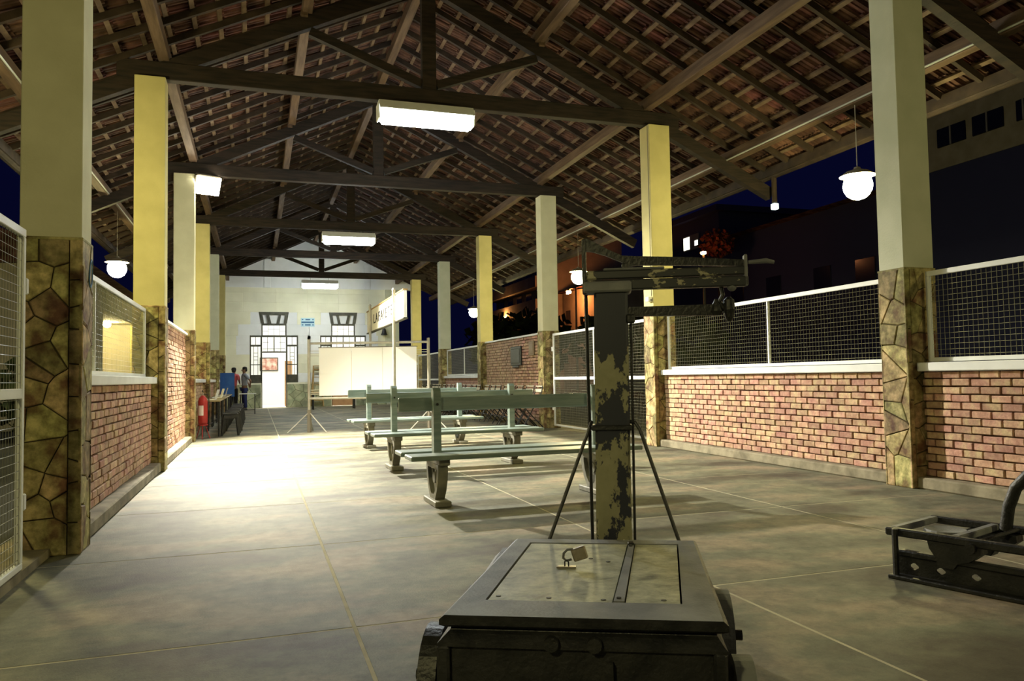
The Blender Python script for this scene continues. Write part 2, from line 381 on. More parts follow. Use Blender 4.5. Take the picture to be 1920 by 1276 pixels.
# ---- stone facing by clipping Voronoi cells
def clip(poly, a, b, c):     # keep a*x+b*y<=c
    out = []
    for i in range(len(poly)):
        p, q = poly[i], poly[(i + 1) % len(poly)]; dp = a * p[0] + b * p[1] - c; dq = a * q[0] + b * q[1] - c
        if dp <= 0: out.append(p)
        if dp * dq < 0:
            t = dp / (dp - dq); out.append((p[0] + (q[0] - p[0]) * t, p[1] + (q[1] - p[1]) * t))
    return out
def cells(w, h, size, rng, gap=.008, aspect=1.0):
    nx = max(1, round(w / size)); nz = max(1, round(h / (size * aspect))); pts = []
    for i in range(nx):
        for j in range(nz):
            pts.append((w * (i + .5 + rng.uniform(-.4, .4) + (.25 if j % 2 else -.25) * (nx > 1)) / nx, h * (j + .5 + rng.uniform(-.42, .42)) / nz))
    res = []
    for i, p in enumerate(pts):
        poly = [(0.003, 0.003), (w - .003, 0.003), (w - .003, h - .003), (0.003, h - .003)]
        for j, q in enumerate(pts):
            if i == j: continue
            dx, dy = q[0] - p[0], q[1] - p[1]; l = math.hypot(dx, dy)
            if l > 3 * size * max(1, aspect): continue
            poly = clip(poly, dx / l, dy / l, (dx * (p[0] + q[0]) / 2 + dy * (p[1] + q[1]) / 2) / l - gap / 2)
            if len(poly) < 3: break
        if len(poly) < 3: continue
        ar = abs(sum(poly[k][0] * poly[(k + 1) % len(poly)][1] - poly[(k + 1) % len(poly)][0] * poly[k][1] for k in range(len(poly)))) / 2
        if ar > .0008: res.append(poly)
    return res
def stone_mesh(poly, t):      # local plane x-z, outward -y
    n = len(poly); cx = sum(p[0] for p in poly) / n; cz = sum(p[1] for p in poly) / n; vs = []
    pol = poly
    for s_, yy in ((1, 0), (1, -t * .65), (.93, -t)):
        for p in pol:
            vs.append(((p[0] - cx) * s_ + cx, yy, (p[1] - cz) * s_ + cz))
    fs = [tuple(range(2 * n, 3 * n))] + [(k, (k + 1) % n, n + (k + 1) % n, n + k) for k in range(n)] + [(n + k, n + (k + 1) % n, 2 * n + (k + 1) % n, 2 * n + k) for k in range(n)]
    return vs, fs
def face_stones(parent, origin, ax, w, h, size, rng, m='stone', aspect=1.0, name='stone', t=(.012, .022)):
    """stones on a vertical face; ax = unit vector along the face, outward normal = ax x z"""
    ax = Vector(ax); nrm = ax.cross(Vector((0, 0, 1)))
    rot = Matrix((ax, -nrm, Vector((0, 0, 1)))).transposed()
    for poly in cells(w, h, size, rng, aspect=aspect):
        vs, fs = stone_mesh(poly, rng.uniform(*t))
        vs = [rot @ Vector(v) for v in vs]
        o = MB().add(vs, fs).build(name, m, parent); o.location = origin

lamp_tints = {'R': ['plaster_grey', 'plaster_globe_lit', 'plaster_pale', 'plaster_globe_lit', 'plaster_grey', 'plaster_globe_lit'],  # differences between columns paint in the tint of the lamp lighting each one
          'L': ['plaster_pale', 'plaster_globe_lit', 'plaster_pale', 'plaster_globe_lit', 'plaster_grey', 'plaster_globe_lit']}
cl_desc = {'R0': 'big pale column at right, stone-clad base, nearest on the right side', 'L0': 'big pale column at far left beside the near gate, nearest on the left side',
           'R1': 'yellow-lit column behind the scale beam with a thin cable and white socket box', 'L1': 'yellow-lit column second on the left with stone base and shadow below',
           'R2': 'pale column between the wire gate and the brick wall with plaques', 'L2': 'column carrying the glaring floodlight on the left side',
           'R3': 'slim yellow-lit column beside the far end of the plaque wall', 'L3': 'yellow-lit column just beyond the floodlit one, left side',
           'R4': 'grey-white slim column fifth on the right side', 'L4': 'greyish column fifth on the left side, behind the tables',
           'R5': 'farthest column on the right, beside the end wall', 'L5': 'farthest column on the left, beside the end wall'}
for side in 'LR':
    sg = 1 if side == 'R' else -1; xi = XR if side == 'R' else XL
    for i in range(6):
        yn = Y0 + S * i; rng = random.Random(100 + i + (50 if side == 'R' else 0))
        cx_ = xi + sg * CW / 2
        t = empty('column', (cx_, yn + CD / 2, 0), label=cl_desc[side + str(i)], cat='column', group='square columns with stone bases')
        hw, hd = CW / 2, CD / 2
        MB().bbox(-hw + .012, hw - .012, -hd + .012, hd - .012, ZC - .01, ZT, .006).build('shaft', lamp_tints[side][i], t)
        MB().box(-hw + .02, hw - .02, -hd + .02, hd - .02, 0, ZC - .012).build('pier_core', 'mortar_dark', t)
        big = .19 if i < 3 else .24
        q = .085
        # front (-Y): rubble plus a narrow quoin strip on the hall side
        x_in = hw - q if side == 'L' else -hw
        if side == 'L':
            face_stones(t, (-hw, -hd + .02, 0), (1, 0, 0), CW - q, ZC, big, rng)
            face_stones(t, (hw - q, -hd + .02, 0), (1, 0, 0), q, ZC, .2, rng, aspect=1.1)
        else:
            face_stones(t, (-hw + q * .8, -hd + .02, 0), (1, 0, 0), CW - q * .8, ZC, big, rng)
            face_stones(t, (-hw, -hd + .02, 0), (1, 0, 0), q * .8, ZC, .3, rng, aspect=1.4)
        # inner face towards the hall
        if side == 'L': face_stones(t, (hw - .02, -hd, 0), (0, 1, 0), CD, ZC, .17, rng, aspect=1.5)
        else: face_stones(t, (-hw + .02, hd, 0), (0, -1, 0), CD, ZC, .17, rng, aspect=1.6)
        # outer and back faces
        if i < 2:
            if side == 'L': face_stones(t, (-hw + .02, hd, 0), (0, -1, 0), CD, ZC, .24, rng)
            else: face_stones(t, (hw - .02, -hd, 0), (0, 1, 0), CD, ZC, .24, rng)
            face_stones(t, (hw, hd - .02, 0), (-1, 0, 0), CW, ZC, .24, rng)
        # cap ring of mortar
        MB().bbox(-hw, hw, -hd, hd, ZC - .014, ZC + .006, .003).build('cap_mortar', 'stone', t)

# scrawl on the inner face of the nearest left pier
c_ = bpy.data.objects['column']; assert abs(c_.location.x - (XL - CW / 2)) < .01
sc_pts = [(CW / 2 + .021, -.02 + .05 * math.sin(q * .42) * (1 + .15 * math.sin(q * 1.3)), 1.93 + .10 * math.cos(q * .40)) for q in range(34)]
MB().tube(sc_pts, .004, 5).build('scrawl', 'dark_blue', c_)
# socket box and cable on the second right column
t = empty('socket_box', (XR - .005, Y0 + S + .09, 2.36), label='small white electrical box with a thin cable running up the yellow-lit column', cat='electrical box')
MB().bbox(-.055, .014, -.05, .05, -.04, .04, .006).build('box', 'white_paint', t)
MB().tube([(-.004, -.06, .04), (-.004, -.06, 2.83)], .006, 6).build('cable', 'pipe_dark', t)
MB().lathe([(.02, -.03), (.02, .0)], (.0, -.05, -.0), 10).build('plug', 'pipe_dark', t)

# ---- low brick walls, sills, mesh panels, gates
BR_L, BR_H = .205, .0735
bmesh_brick = MB().bbox(-.02, .03, -.096, .096, -.031, .031, .006).mesh('brick', 'brick')
def brick_wall(name, side, ya, yb, ztop, zbase, single):
    sg = 1 if side == 'R' else -1; xf = (6.205 if side == 'R' else -1.30)
    wl = MB().box(min(xf + sg * .028, xf + sg * .19), max(xf + sg * .028, xf + sg * .19), ya, yb, zbase, ztop).build(name, 'brick_mortar'); tag(wl, kind='structure')
    n = int(round((ztop - zbase) / BR_H)); h = (ztop - zbase) / n; st = MB(); ns = 0
    bl = []
    for r in range(n):
        y = ya + .01 + (BR_L / 2 if r % 2 else 0)
        if r % 2: bl.append((ya + .005, ya + BR_L / 2 - .005, zbase + (r + .5) * h))
        while y < yb - .03:
            ye = min(y + BR_L - .012, yb - .005); bl.append((y, ye, zbase + (r + .5) * h)); y += BR_L
    bl.sort(key=lambda q: q[0])
    for k, (a, b, z) in enumerate(bl):
        j = R_.uniform(-.006, .006); jz = R_.uniform(-.003, .003)
        if single and k < 300:
            o = inst('brick', bmesh_brick, wl, (xf + sg * (.015 + j), (a + b) / 2, z + jz)); o.scale = (sg, (b - a) / .192, 1)
            o.rotation_euler = (R_.uniform(-.015, .015), 0, R_.uniform(-.01, .01))
        else:
            x0 = xf + sg * j; st.box(min(x0, x0 + sg * .04), max(x0, x0 + sg * .04), a, b, z - .031, z + .031)
    if st.v:
        o = st.build('bricks', 'brick', wl); o['kind'] = 'stuff'
    MB().bbox(xf - sg * .12, xf + sg * .25, ya, yb, 0, zbase, .015).build('curb', 'curb_concrete', wl)
    if ztop > 1.5:
        MB().bbox(xf - sg * .04, xf + sg * .23, ya, yb, ztop, ztop + .045, .006).build('coping', 'white_paint', wl)
    else:
        MB().bbox(xf - sg * .07, xf + sg * .25, ya - .0, yb + .0, ztop, ztop + .085, .008).build('sill', 'white_paint', wl)
    return wl
def mesh_part(parent, x, ya, yb, za, zb, step=.052, w=.0019):
    m_ = MB(); y = ya + step / 2
    def wire(y0, y1, z0, z1, o):
        if y1 - y0 < z1 - z0: m_.add([(x + o - w, y0, z0), (x + o + w, y0 - w, z0), (x + o, y0 + w, z0), (x + o - w, y0, z1), (x + o + w, y0 - w, z1), (x + o, y0 + w, z1)], [(0, 1, 4, 3), (1, 2, 5, 4), (2, 0, 3, 5)])
        else: m_.add([(x + o - w, y0, z0), (x + o + w, y0, z0 - w), (x + o, y0, z0 + w), (x + o - w, y1, z0), (x + o + w, y1, z0 - w), (x + o, y1, z0 + w)], [(0, 1, 4, 3), (1, 2, 5, 4), (2, 0, 3, 5)])
    while y < yb: wire(y, y, za, zb, 0); y += step
    z = za + step / 2
    while z < zb: wire(ya, yb, z, z, .004); z += step
    o = m_.build('wire_mesh', 'wire', parent); o['kind'] = 'stuff'
mat('wire', (.22, .22, .17), rough=.4)
def frame_part(parent, x, ya, yb, za, zb, fw=.045, d=.03, mids=(), rails=()):
    for (a, b, c, d_) in ((ya, yb, zb - fw, zb), (ya, yb, za, za + fw * .8)):
        MB().bbox(x - d / 2, x + d / 2, a, b, c, d_, .004).build('rail', 'white_paint', parent)
    for yy in (ya, yb - fw): MB().bbox(x - d / 2, x + d / 2, yy, yy + fw, za + fw * .8, zb - fw, .004).build('stile', 'white_paint', parent)
    for yy in mids: MB().bbox(x - d / 2, x + d / 2, yy - .016, yy + .016, za + fw * .8, zb - fw, .004).build('mullion', 'white_paint', parent)
    for zz in rails: MB().bbox(x - d / 2 - .001, x + d / 2 + .001, ya + fw, yb - fw, zz - .03, zz + .03, .004).build('mid_rail', 'white_paint', parent)
def panel(side, ya, yb, label, mids=()):
    x = 6.27 if side == 'R' else -1.38
    t = empty('mesh_panel', (x, (ya + yb) / 2, 1.215), label=label, cat='mesh panel', group='white wire mesh panels above the low brick walls')
    h = (yb - ya) / 2
    frame_part(t, 0, -h, h, .012, .90, mids=[m_ - (ya + yb) / 2 for m_ in mids], fw=.05)
    mesh_part(t, 0, -h + .04, h - .04, .05, .86)
def gate(side, ya, yb, label, split=True):
    x = 6.24 if side == 'R' else -1.34
    t = empty('wire_gate', (x, (ya + yb) / 2, 0), label=label, cat='gate', group='full height white wire gates')
    h = (yb - ya) / 2
    frame_part(t, 0, -h, h, .06, 2.09, fw=.05, d=.035, rails=(1.10,), mids=((0,) if split else ()))
    mesh_part(t, 0, -h + .04, h - .04, .10, 2.05)
    for zz in (.45, 1.75): MB().bbox(-.03, .02, h, h + .06, zz - .05, zz + .05, .008).build('hinge', 'white_paint', t)
def bay(i): return Y0 + CD + S * i + .0, Y0 + S * (i + 1)
# right side
brick_wall('wall_right', 'R', Y0 - 3.2, Y0, 1.135, .115, True)
panel('R', Y0 - 3.2, Y0 - .03, 'wire mesh panel right of the nearest right column, cut by the frame')
a, b = bay(0); brick_wall('wall_right', 'R', a, b, 1.135, .115, True)
panel('R', a + .03, b - .03, 'long wire mesh panel between the two nearest right columns, with one upright', mids=(8.40,))
a, b = bay(1); gate('R', a + .25, b - .10, 'tall white wire gate behind the scale post, on the right side')
a, b = bay(2); wr2 = brick_wall('wall_right', 'R', a, b, 2.11, .115, True)
a, b = bay(3); brick_wall('wall_right', 'R', a, b, 1.135, .115, False)
panel('R', a + .03, b - .03, 'distant wire mesh panel just left of the plaque wall', mids=((a + b) / 2,))
a, b = bay(4); gate('R', a + .1, b - .1, 'far wire gate seen past the end of the white board stand')
brick_wall('wall_right', 'R', bay(5)[0], YW, 1.135, .115, False)
# left side
gate('L', Y0 - 2.9, Y0 - .62, 'white wire gate at the left edge beside the nearest stone column', split=False)
tag(MB().box(-1.72, -1.32, Y0 - 4, Y0, -.05, .055).build('trim_1', 'curb_concrete'), kind='structure')
a, b = bay(0); brick_wall('wall_left', 'L', a, b, 1.14, .12, True)
panel('L', a + .03, b - .03, 'wire mesh panel between the two nearest left columns', mids=(a + 1.4,))
a, b = bay(1); brick_wall('wall_left', 'L', a, b, 2.05, .12, True)
for k in (2, 3, 4):
    a, b = bay(k); brick_wall('wall_left', 'L', a, b, 1.14, .12, False)
brick_wall('wall_left', 'L', bay(5)[0], YW, 2.05, .12, False)
# plaques on the brick wall
t = empty('plaque', (6.178, 18.35, 1.67), label='dark metal plaque on the tall brick wall, right side', cat='plaque')
MB().bbox(-.02, .012, -.40, .40, -.24, .24, .012).build('plate', 'plaque_dark', t)
MB().bbox(-.03, -.015, -.33, .33, -.18, .18, .006).build('relief', 'plaque_dark', t)
MB().bbox(-.028, -.015, -.25, .25, -.29, -.235, .01).build('lower_tab', 'plaque_dark', t)
t = empty('plaque', (6.18, 17.2, 1.82), label='smaller tan plaque on the brick wall, nearer than the dark one', cat='plaque')
MB().bbox(-.016, .012, -.18, .18, -.17, .17, .008).build('plate', 'plaque_tan', t)
MB().bbox(-.022, -.01, -.14, .14, -.13, .13, .004).build('relief', 'plaque_tan', t)

# ---- far wall with two doorways
D1, D2 = .71, 3.66
def openings(z):   # x-intervals that are open at height z
    r = []
    for c in (D1, D2):
        if z < 1.07: r.append((c - .52, c + .52))
        elif z < 3.11: r.append((c - 1.0, c + 1.0))
        elif z < 3.60: r.append((c - .52, c + .52))
        elif z < 4.13: r.append((c - .52, c + .52))
    return r
wall = MB().box(-2.1, 6.6, YW + .30, YW + .31, 7.0, 7.01)
wall = empty('wall_back', kind='structure')
zs = [0, .36, .72, 1.07, 1.48, 1.89, 2.30, 2.71, 3.11, 3.60, 4.13, 4.55, 4.97, 5.2]
for k in range(len(zs) - 1):
    z0, z1 = zs[k], zs[k + 1]; ops = openings((z0 + z1) / 2)
    x = -1.9; spans = []
    for (p, q_) in ops: spans.append((x, p)); x = q_
    spans.append((x, 6.15))
    for (p, q_) in spans:
        white_z = 2.3 <= z0 < 4.13 or (1.0 < z0 < 1.4)
        ew = (.55 if z0 < 3.0 else .95 if z0 < 3.5 else .45) if white_z else 0
        cuts = [p]
        if ew and p > -1.8: cuts.append(p + ew)
        q2 = q_ - ew if (ew and q_ < 6.0) else q_
        n = max(1, round((q2 - cuts[-1]) / 1.3)); c0_ = cuts[-1]
        for j in range(1, n): cuts.append(c0_ + (q2 - c0_) * j / n)
        cuts.append(q2)
        if q2 < q_: cuts.append(q_)
        for j in range(len(cuts) - 1):
            xa, xb = cuts[j], cuts[j + 1]
            if xb - xa < .02: continue
            edge = ew and ((j == 0 and p > -1.8) or (j == len(cuts) - 2 and q_ < 6.0))
            MB().bbox(xa, xb, YW, YW + .3, z0, z1, .009).build('wall_block', 'plaster_white' if edge else 'plaster_cream', wall)
# gable triangle
def gz(x): return 7.60 - SL * abs(x - XM)
MB().prism([(-2.1, 5.2), (6.9, 5.2), (6.9, gz(6.9)), (XM, gz(XM)), (-2.1, gz(-2.1))], (0, YW, 0), (1, 0, 0), (0, 0, 1), (0, 1, 0), .3).build('gable', 'plaster_white', wall)
for xx in (.3, 4.6): MB().bbox(xx, xx + .28, YW - .05, YW, 5.2, gz(xx + .28 if xx < XM else xx) - .25, .01).build('pilaster', 'plaster_white', wall)
MB().bbox(5.55, 6.15, YW - .10, YW, 0, 5.2, .01).build('pier', 'plaster_grey', wall)
MB().bbox(-1.9, -1.3, YW - .10, YW, 0, 5.2, .01).build('pier', 'plaster_grey', wall)
rng = random.Random(5)
for (p, q_) in ((-1.3, D1 - .55), (D1 + .55, D2 - .55), (D2 + .55, 5.55)):
    MB().box(p, q_, YW - .05, YW + .002, 0, 1.0).build('wainscot_backing', 'mortar_dark', wall)
    face_stones(wall, (p, YW - .05, 0), (1, 0, 0), q_ - p, 1.0, .36, rng, m='stone_green', t=(.02, .05))
# joinery of each doorway
for c, vn in ((D1, 1), (D2, 2)):
    yj = YW + .05
    dr = empty(f'door_{vn}', (c, yj, 0), kind='structure')
    def bx(nm, x0, x1, z0, z1, y0=-.03, y1=.03, m='joinery'): return MB().bbox(x0, x1, y0, y1, z0, z1, .006).build(nm, m, dr)
    bx('frame_post', -.56, -.49, 0, 3.11); bx('frame_post', .49, .56, 0, 3.11)
    bx('side_post', -1.0, -.95, 1.07, 3.11); bx('side_post', .95, 1.0, 1.07, 3.11)
    bx('transom', -1.0, 1.0, 3.05, 3.13, -.05, .05); bx('lintel', -.52, .52, 3.56, 3.64, -.05, .05)
    bx('frame_post', -.52, -.47, 3.11, 3.60); bx('frame_post', .47, .52, 3.11, 3.60)
    bx('door_head', -.49, .49, 2.37, 2.43)
    for s_ in (-1, 1):
        a, b = sorted((s_ * .56, s_ * .95))
        bx('side_panel', a, b, 1.07, 1.42); bx('side_rail', a, b, 2.64, 2.72)
        bx('side_rail', a, b, 1.84, 1.88)
        for xx in (a + .10, b - .12): bx('glazing_bar', xx, xx + .02, 1.42, 2.64)
        for zz in (2.05, 2.2, 2.36): bx('glazing_bar', a + .12, b - .10, zz, zz + .018)
        bx('glazing_bar', (a + b) / 2 - .01, (a + b) / 2 + .01, 2.72, 3.05)
    bx('mullion', -.02, .02, 2.43, 3.05)
    for s_ in (-1, 1):
        bx('glazing_bar', s_ * .27 - .008, s_ * .27 + .008, 2.43, 3.05); 
        a, b = sorted((s_ * .02, s_ * .47)); bx('glazing_bar', a, b, 2.53, 2.545); bx('glazing_bar', a + (.2 if s_ > 0 else 0), b - (0 if s_ > 0 else .2), 2.82, 2.835)
    for xx in (-.24, 0, .24): bx('glazing_bar', xx - .006, xx + .006, 3.13, 3.56)
    bx('glazing_bar', -.24, .24, 3.40, 3.412); bx('glazing_bar', -.47, -.24, 3.30, 3.312); bx('glazing_bar', .24, .47, 3.30, 3.312)
    # tapering bracket grille above
    MB().prism([(-.54, 3.64), (-.41, 3.64), (-.47, 4.02), (-.30, 4.02), (-.23, 3.64), (-.11, 3.64), (-.20, 4.02), (.20, 4.02), (.11, 3.64), (.23, 3.64), (.30, 4.02), (.47, 4.02), (.41, 3.64), (.54, 3.64), (.62, 4.14), (-.62, 4.14)],
               (0, -.09, 0), (1, 0, 0), (0, 0, 1), (0, 1, 0), .06).build('bracket_grille', 'joinery', dr)
    MB().box(-.52, .52, .02, .05, 3.64, 4.13).build('grille_backing', 'plaster_white', dr)
    # glass panes
    gl = MATS.get('glass') or mat('glass', (.9, .95, .95), rough=.05)
    gl.node_tree.nodes['Principled BSDF'].inputs['Transmission Weight'].default_value = 1.0
    gl.node_tree.nodes['Principled BSDF'].inputs['IOR'].default_value = 1.05
    for (x0, x1, z0, z1) in ((-.47, .47, 3.13, 3.56), (-.47, -.02, 2.43, 3.05), (.02, .47, 2.43, 3.05), (-.95, -.56, 1.42, 2.64), (.56, .95, 1.42, 2.64), (-.95, -.56, 2.72, 3.05), (.56, .95, 2.72, 3.05)):
        bx('pane', x0, x1, z0, z1, .004, .010, m='glass')
    if vn == 2:
        bx('door_leaf', -.49, .49, .02, 2.37, -.02, .02, 'door_wood')
# lit room behind the wall
rmw = empty('wall_room', kind='structure')
for (x0, x1, y0, y1, z0, z1, nm) in ((-1.9, 6.1, 38.6, 38.7, 0, 4.4, 'room_back_wall'), (-2.0, -1.9, 35.3, 38.7, 0, 4.4, 'room_side_wall'), (6.1, 6.2, 35.3, 38.7, 0, 4.4, 'room_side_wall'), (-1.9, 6.1, 35.3, 38.7, 4.35, 4.45, 'room_ceiling'), (-1.9, 6.1, 35.4, 38.7, -.1, 0, 'room_floor')):
    MB().box(x0, x1, y0, y1, z0, z1).build(nm, 'room_white', rmw)
for xx in (.9, 3.9):
    t = empty('ceiling_lamp', (xx, 37.0, 4.35), label='bright lamp inside the room behind the %s doorway' % ('left' if xx < 2 else 'right'), cat='lamp')
    MB().bbox(-.5, .5, -.12, .12, -.10, 0, .01).build('housing', 'white_paint', t)
    MB().bbox(-.47, .47, -.10, .10, -.13, -.10, .01).build('diffuser', mat('room_lamp%d' % int(xx), (1, 1, 1), emit=(1, .98, .92), es=170), t)
t = empty('picture', (.55, 38.58, 1.95), label='small framed reddish picture on the wall beyond the open doorway', cat='picture')
MB().bbox(-.42, .42, -.03, 0, -.32, .32, .008).build('frame', 'joinery', t); MB().box(-.37, .37, -.035, -.028, -.27, .27).build('print', 'picture', t)
t = empty('wooden_door', (1.20, 36.3, 0), rz=math.radians(50), label='open brown wooden door leaf just inside the left doorway', cat='door')
MB().bbox(0, .5, -.02, .02, 0.01, 2.05, .006).build('leaf', 'door_wood', t); MB().lathe([(.02, -.06), (.025, -.03), (.01, -.02)], (.08, 0, 1.0), 10, 'Y').build('knob', 'padlock_metal', t)
# blue notice
t = empty('wall_sign', (2.13, YW - .02, 3.70), label='small light blue notice with dark bands high on the end wall between the doorways', cat='sign')
MB().bbox(-.29, .29, -.012, .012, -.19, .19, .004).build('plate', 'sign_blue', t)
MB().box(-.27, .27, -.018, -.010, -.035, .035).build('band', 'dark_blue', t)
for zz, ww in ((.115, .1), (-.115, .12)):
    MB().box(-ww, ww, -.018, -.010, zz - .03, zz + .03).build('band', 'dark_blue', t)
    for s_ in (-.22, .22): MB().box(s_ - .03, s_ + .03, -.018, -.010, zz - .025, zz + .025).build('mark', 'dark_blue', t)

# ---- lamps
def tube_lamp(y, z, label, w=.70):
    t = empty('tube_lamp', (XM - .08, y, z), label=label, cat='ceiling lamp', group='fluorescent lamps hung under the trusses')
    MB().prism([(-.17, .0), (-.16, -.01), (-.11, .075), (.11, .075), (.16, -.01), (.17, .0), (.08, .14), (-.08, .14)], (-w, 0, 0), (0, 1, 0), (0, 0, 1), (1, 0, 0), 2 * w).build('reflector', 'white_paint', t)
    MB().tube([(-w + .02, 0, -.07), (-w + .06, 0, -.07), (w - .06, 0, -.07), (w - .02, 0, -.07)], [.08, .125, .125, .08], 12).build('diffuser', 'fluor', t)  # diffuser made fatter, so the lamp's glow is put into its shape
    for s_ in (-1, 1):
        MB().bbox(s_ * w - .015, s_ * w + .015, -.12, .12, -.14, .10, .01).build('end_cap', 'white_paint', t)
        MB().tube([(s_ * w * .5, .1, .12), (s_ * w * .5, .15, .30)], .006, 6).build('hanger', 'pipe_dark', t)
tube_lamp(Y0 + .17 + S - .16, 5.02, 'largest glowing tube lamp, under the second truss near the top of the view')
tube_lamp(Y0 + .17 + 3 * S - .16, 4.99, 'middle glowing tube lamp, upper centre of the hall')
tube_lamp(Y0 + .17 + 5 * S - .16, 4.95, 'farthest glowing tube lamp, just in front of the end wall')
# white cable along the king post of the second truss
# floodlight
t = empty('floodlight', (XL + .22, Y0 + 2 * S + .12, 5.02), label='dazzling white floodlight at the top of the third left column', cat='floodlight')
fd = Vector((.28, -.80, -.53)).normalized()
qt = fd.to_track_quat('-Y', 'Z').to_matrix()
def ori(mb): mb.v = [tuple(qt @ Vector(v)) for v in mb.v]; return mb
ori(MB().bbox(-.25, .25, -.02, .12, -.20, .20, .03)).build('housing', 'pipe_dark', t)
ori(MB().bbox(-.23, .23, -.035, -.022, -.18, .18, .004)).build('lens', 'floodglass', t)  # lens enlarged to stand in for the glare around the floodlight
sl = bpy.data.lights.new('floodlight_beam', 'SPOT'); so = bpy.data.objects.new('floodlight_beam', sl); COL.objects.link(so)
sl.energy = FLOOD_W; sl.color = (1.0, .93, .76); sl.spot_size = math.radians(96); sl.spot_blend = .7; sl.shadow_soft_size = .10
sd_ = Vector((.44, -.44, -.80)).normalized(); so.parent = t; so.location = fd * .16; so.rotation_euler = sd_.to_track_quat('-Z', 'Y').to_euler()
MB().bar((-.17, .02, 0), (0, .02, 0), .03, .03).build('bracket', 'pipe_dark', t)
# globes on cords below the eaves
def globe(x, y, z, label):
    t = empty('globe_lamp', (x, y, z), label=label, cat='lamp', group='globe lamps hanging below the eaves')
    MB().lathe([(.025, -.185), (.09, -.165), (.14, -.125), (.175, -.065), (.187, 0), (.175, .065), (.14, .125), (.04, .17)], n=16).build('globe', 'globe', t, smooth=True)  # globe enlarged so that its shape takes in the halo of the bulb
    MB().lathe([(.22, .135), (.23, .13), (.15, .19), (.07, .215), (.045, .23), (.04, .25), (.02, .26)], n=20).build('cutoff_shade', 'pipe_dark', t)  # added disc over the globe, sized to keep its light off the roof
    MB().tube([(0, 0, .2), (0, 0, 4.80 - z)], .005, 6).build('cord', 'pipe_grey', t)
globe(7.64, 8.24, 3.62, 'hanging globe lamp beside the nearest right column, largest of the globes')
globe(7.64, 17.69, 3.61, 'hanging globe lamp just left of the scale beam')
globe(7.64, 27.5, 3.55, 'distant globe lamp half hidden behind the slim yellow-lit column')
globe(-2.74, 17.6, 3.52, 'globe lamp outside on the left, above the mesh panel')
globe(-2.74, 8.2, 3.55, 'globe lamp hidden behind the nearest left column')
globe(7.64, -1.3, 3.6, 'globe lamp behind the camera on the right side')
globe(-2.74, -1.3, 3.6, 'globe lamp behind the camera on the left side')
#globe(7.64, 37.2, 3.55, 'globe lamp beyond the end wall on the right')
# small security light on the gutter
t = empty('down_pipe', (8.42, 11.0, 4.05), label='short dark down pipe with a small square light under the right eave', cat='pipe')
MB().tube([(0, 0, 0), (0, 0, .50)], .045, 10).build('pipe', 'rafter_wood', t)
MB().bbox(-.05, .05, -.05, .05, -.12, -.02, .01).build('light', mat('small_light', (.8, .9, .9), emit=(.8, 1, .95), es=1.5), t)

# ---- benches
def bench(loc, rz, label, src=None):
    if src:
        c = copy_tree(src[0], src[1], loc, rz); c['label'] = label; return c
    t = empty('bench', loc, rz, label=label, cat='bench', group='grey green station benches in a row')
    kids = []
    def P(mb, nm, m, **k): o = mb.build(nm, m, t, **k); kids.append(o); return o
    P(MB().bbox(-1.12, 1.12, -.40, -.10, .435, .475, .008), 'seat_plank', 'bench_paint')
    P(MB().bbox(-1.12, 1.12, .06, .36, .435, .475, .008), 'seat_plank', 'bench_paint')
    P(MB().bbox(-1.14, 1.14, .045, .075, .845, .975, .008), 'back_board', 'bench_paint')
    for s_ in (-1, 1):
        x = s_ * .80
        P(MB().prism([(-.045, .44), (.045, .44), (.045, 1.03), (.03, 1.06), (-.02, 1.06), (-.045, 1.03)], (x - .035, 0, 0), (0, 1, 0), (0, 0, 1), (1, 0, 0), .07), 'back_post', 'bench_paint')
        P(MB().bbox(x - .05, x + .05, -.30, .30, .375, .435, .008), 'seat_bearer', 'bench_leg')
        # pedestal: goblet outline with a pierced centre
        out = [(-.23, .375), (-.235, .31), (-.215, .23), (-.17, .14), (-.105, .065), (-.09, .05), (.09, .05), (.105, .065), (.17, .14), (.215, .23), (.235, .31), (.23, .375)]
        inn = [(-.17, .33), (-.17, .29), (-.15, .22), (-.11, .15), (-.06, .10), (-.03, .09), (.03, .09), (.06, .10), (.11, .15), (.15, .22), (.17, .29), (.17, .33)]
        m_ = MB(); n = len(out); vs = []
        for xx in (x - .045, x + .045):
            vs += [(xx, p[0], p[1]) for p in out] + [(xx, p[0], p[1]) for p in inn]
        fs = []
        for k in range(n):
            k2 = (k + 1) % n
            fs += [(k, k2, n + k2, n + k), (2 * n + k, 3 * n + k, 3 * n + k2, 2 * n + k2), (k, 2 * n + k, 2 * n + k2, k2), (n + k, n + k2, 3 * n + k2, 3 * n + k)]
        m_.add(vs, fs)
        P(m_, 'leg', 'bench_leg')
        m_ = MB()
        m_.bar((x, -.15, .34), (x, .02, .085), .05, .03, (1, 0, 0)); m_.bar((x, .15, .34), (x, -.02, .085), .05, .03, (1, 0, 0)); m_.bar((x, 0, .375), (x, 0, .09), .05, .03, (1, 0, 0))
        m_.lathe([(.05, x - .03), (.05, x + .03)], (0, 0, .24), 14, 'X')
        P(m_, 'leg_tracery', 'bench_leg')
        P(MB().bbox(x - .075, x + .075, -.24, .24, 0, .052, .008), 'foot', 'bench_leg')
        P(MB().lathe([(.012, -.058), (.012, -.044)], (x, 0, .91), 8, 'Y'), 'bolt', 'iron')
    return t, kids
b1 = bench((2.37, 7.02, 0), math.radians(1.0), 'grey green slatted bench nearest the camera, behind the scale post')
bench((2.47, 9.95, 0), math.radians(1.5), 'middle one of the three grey green benches', src=b1)
bench((2.60, 13.25, 0), math.radians(2.5), 'farthest one of the three grey green benches, nearest the white board', src=b1)

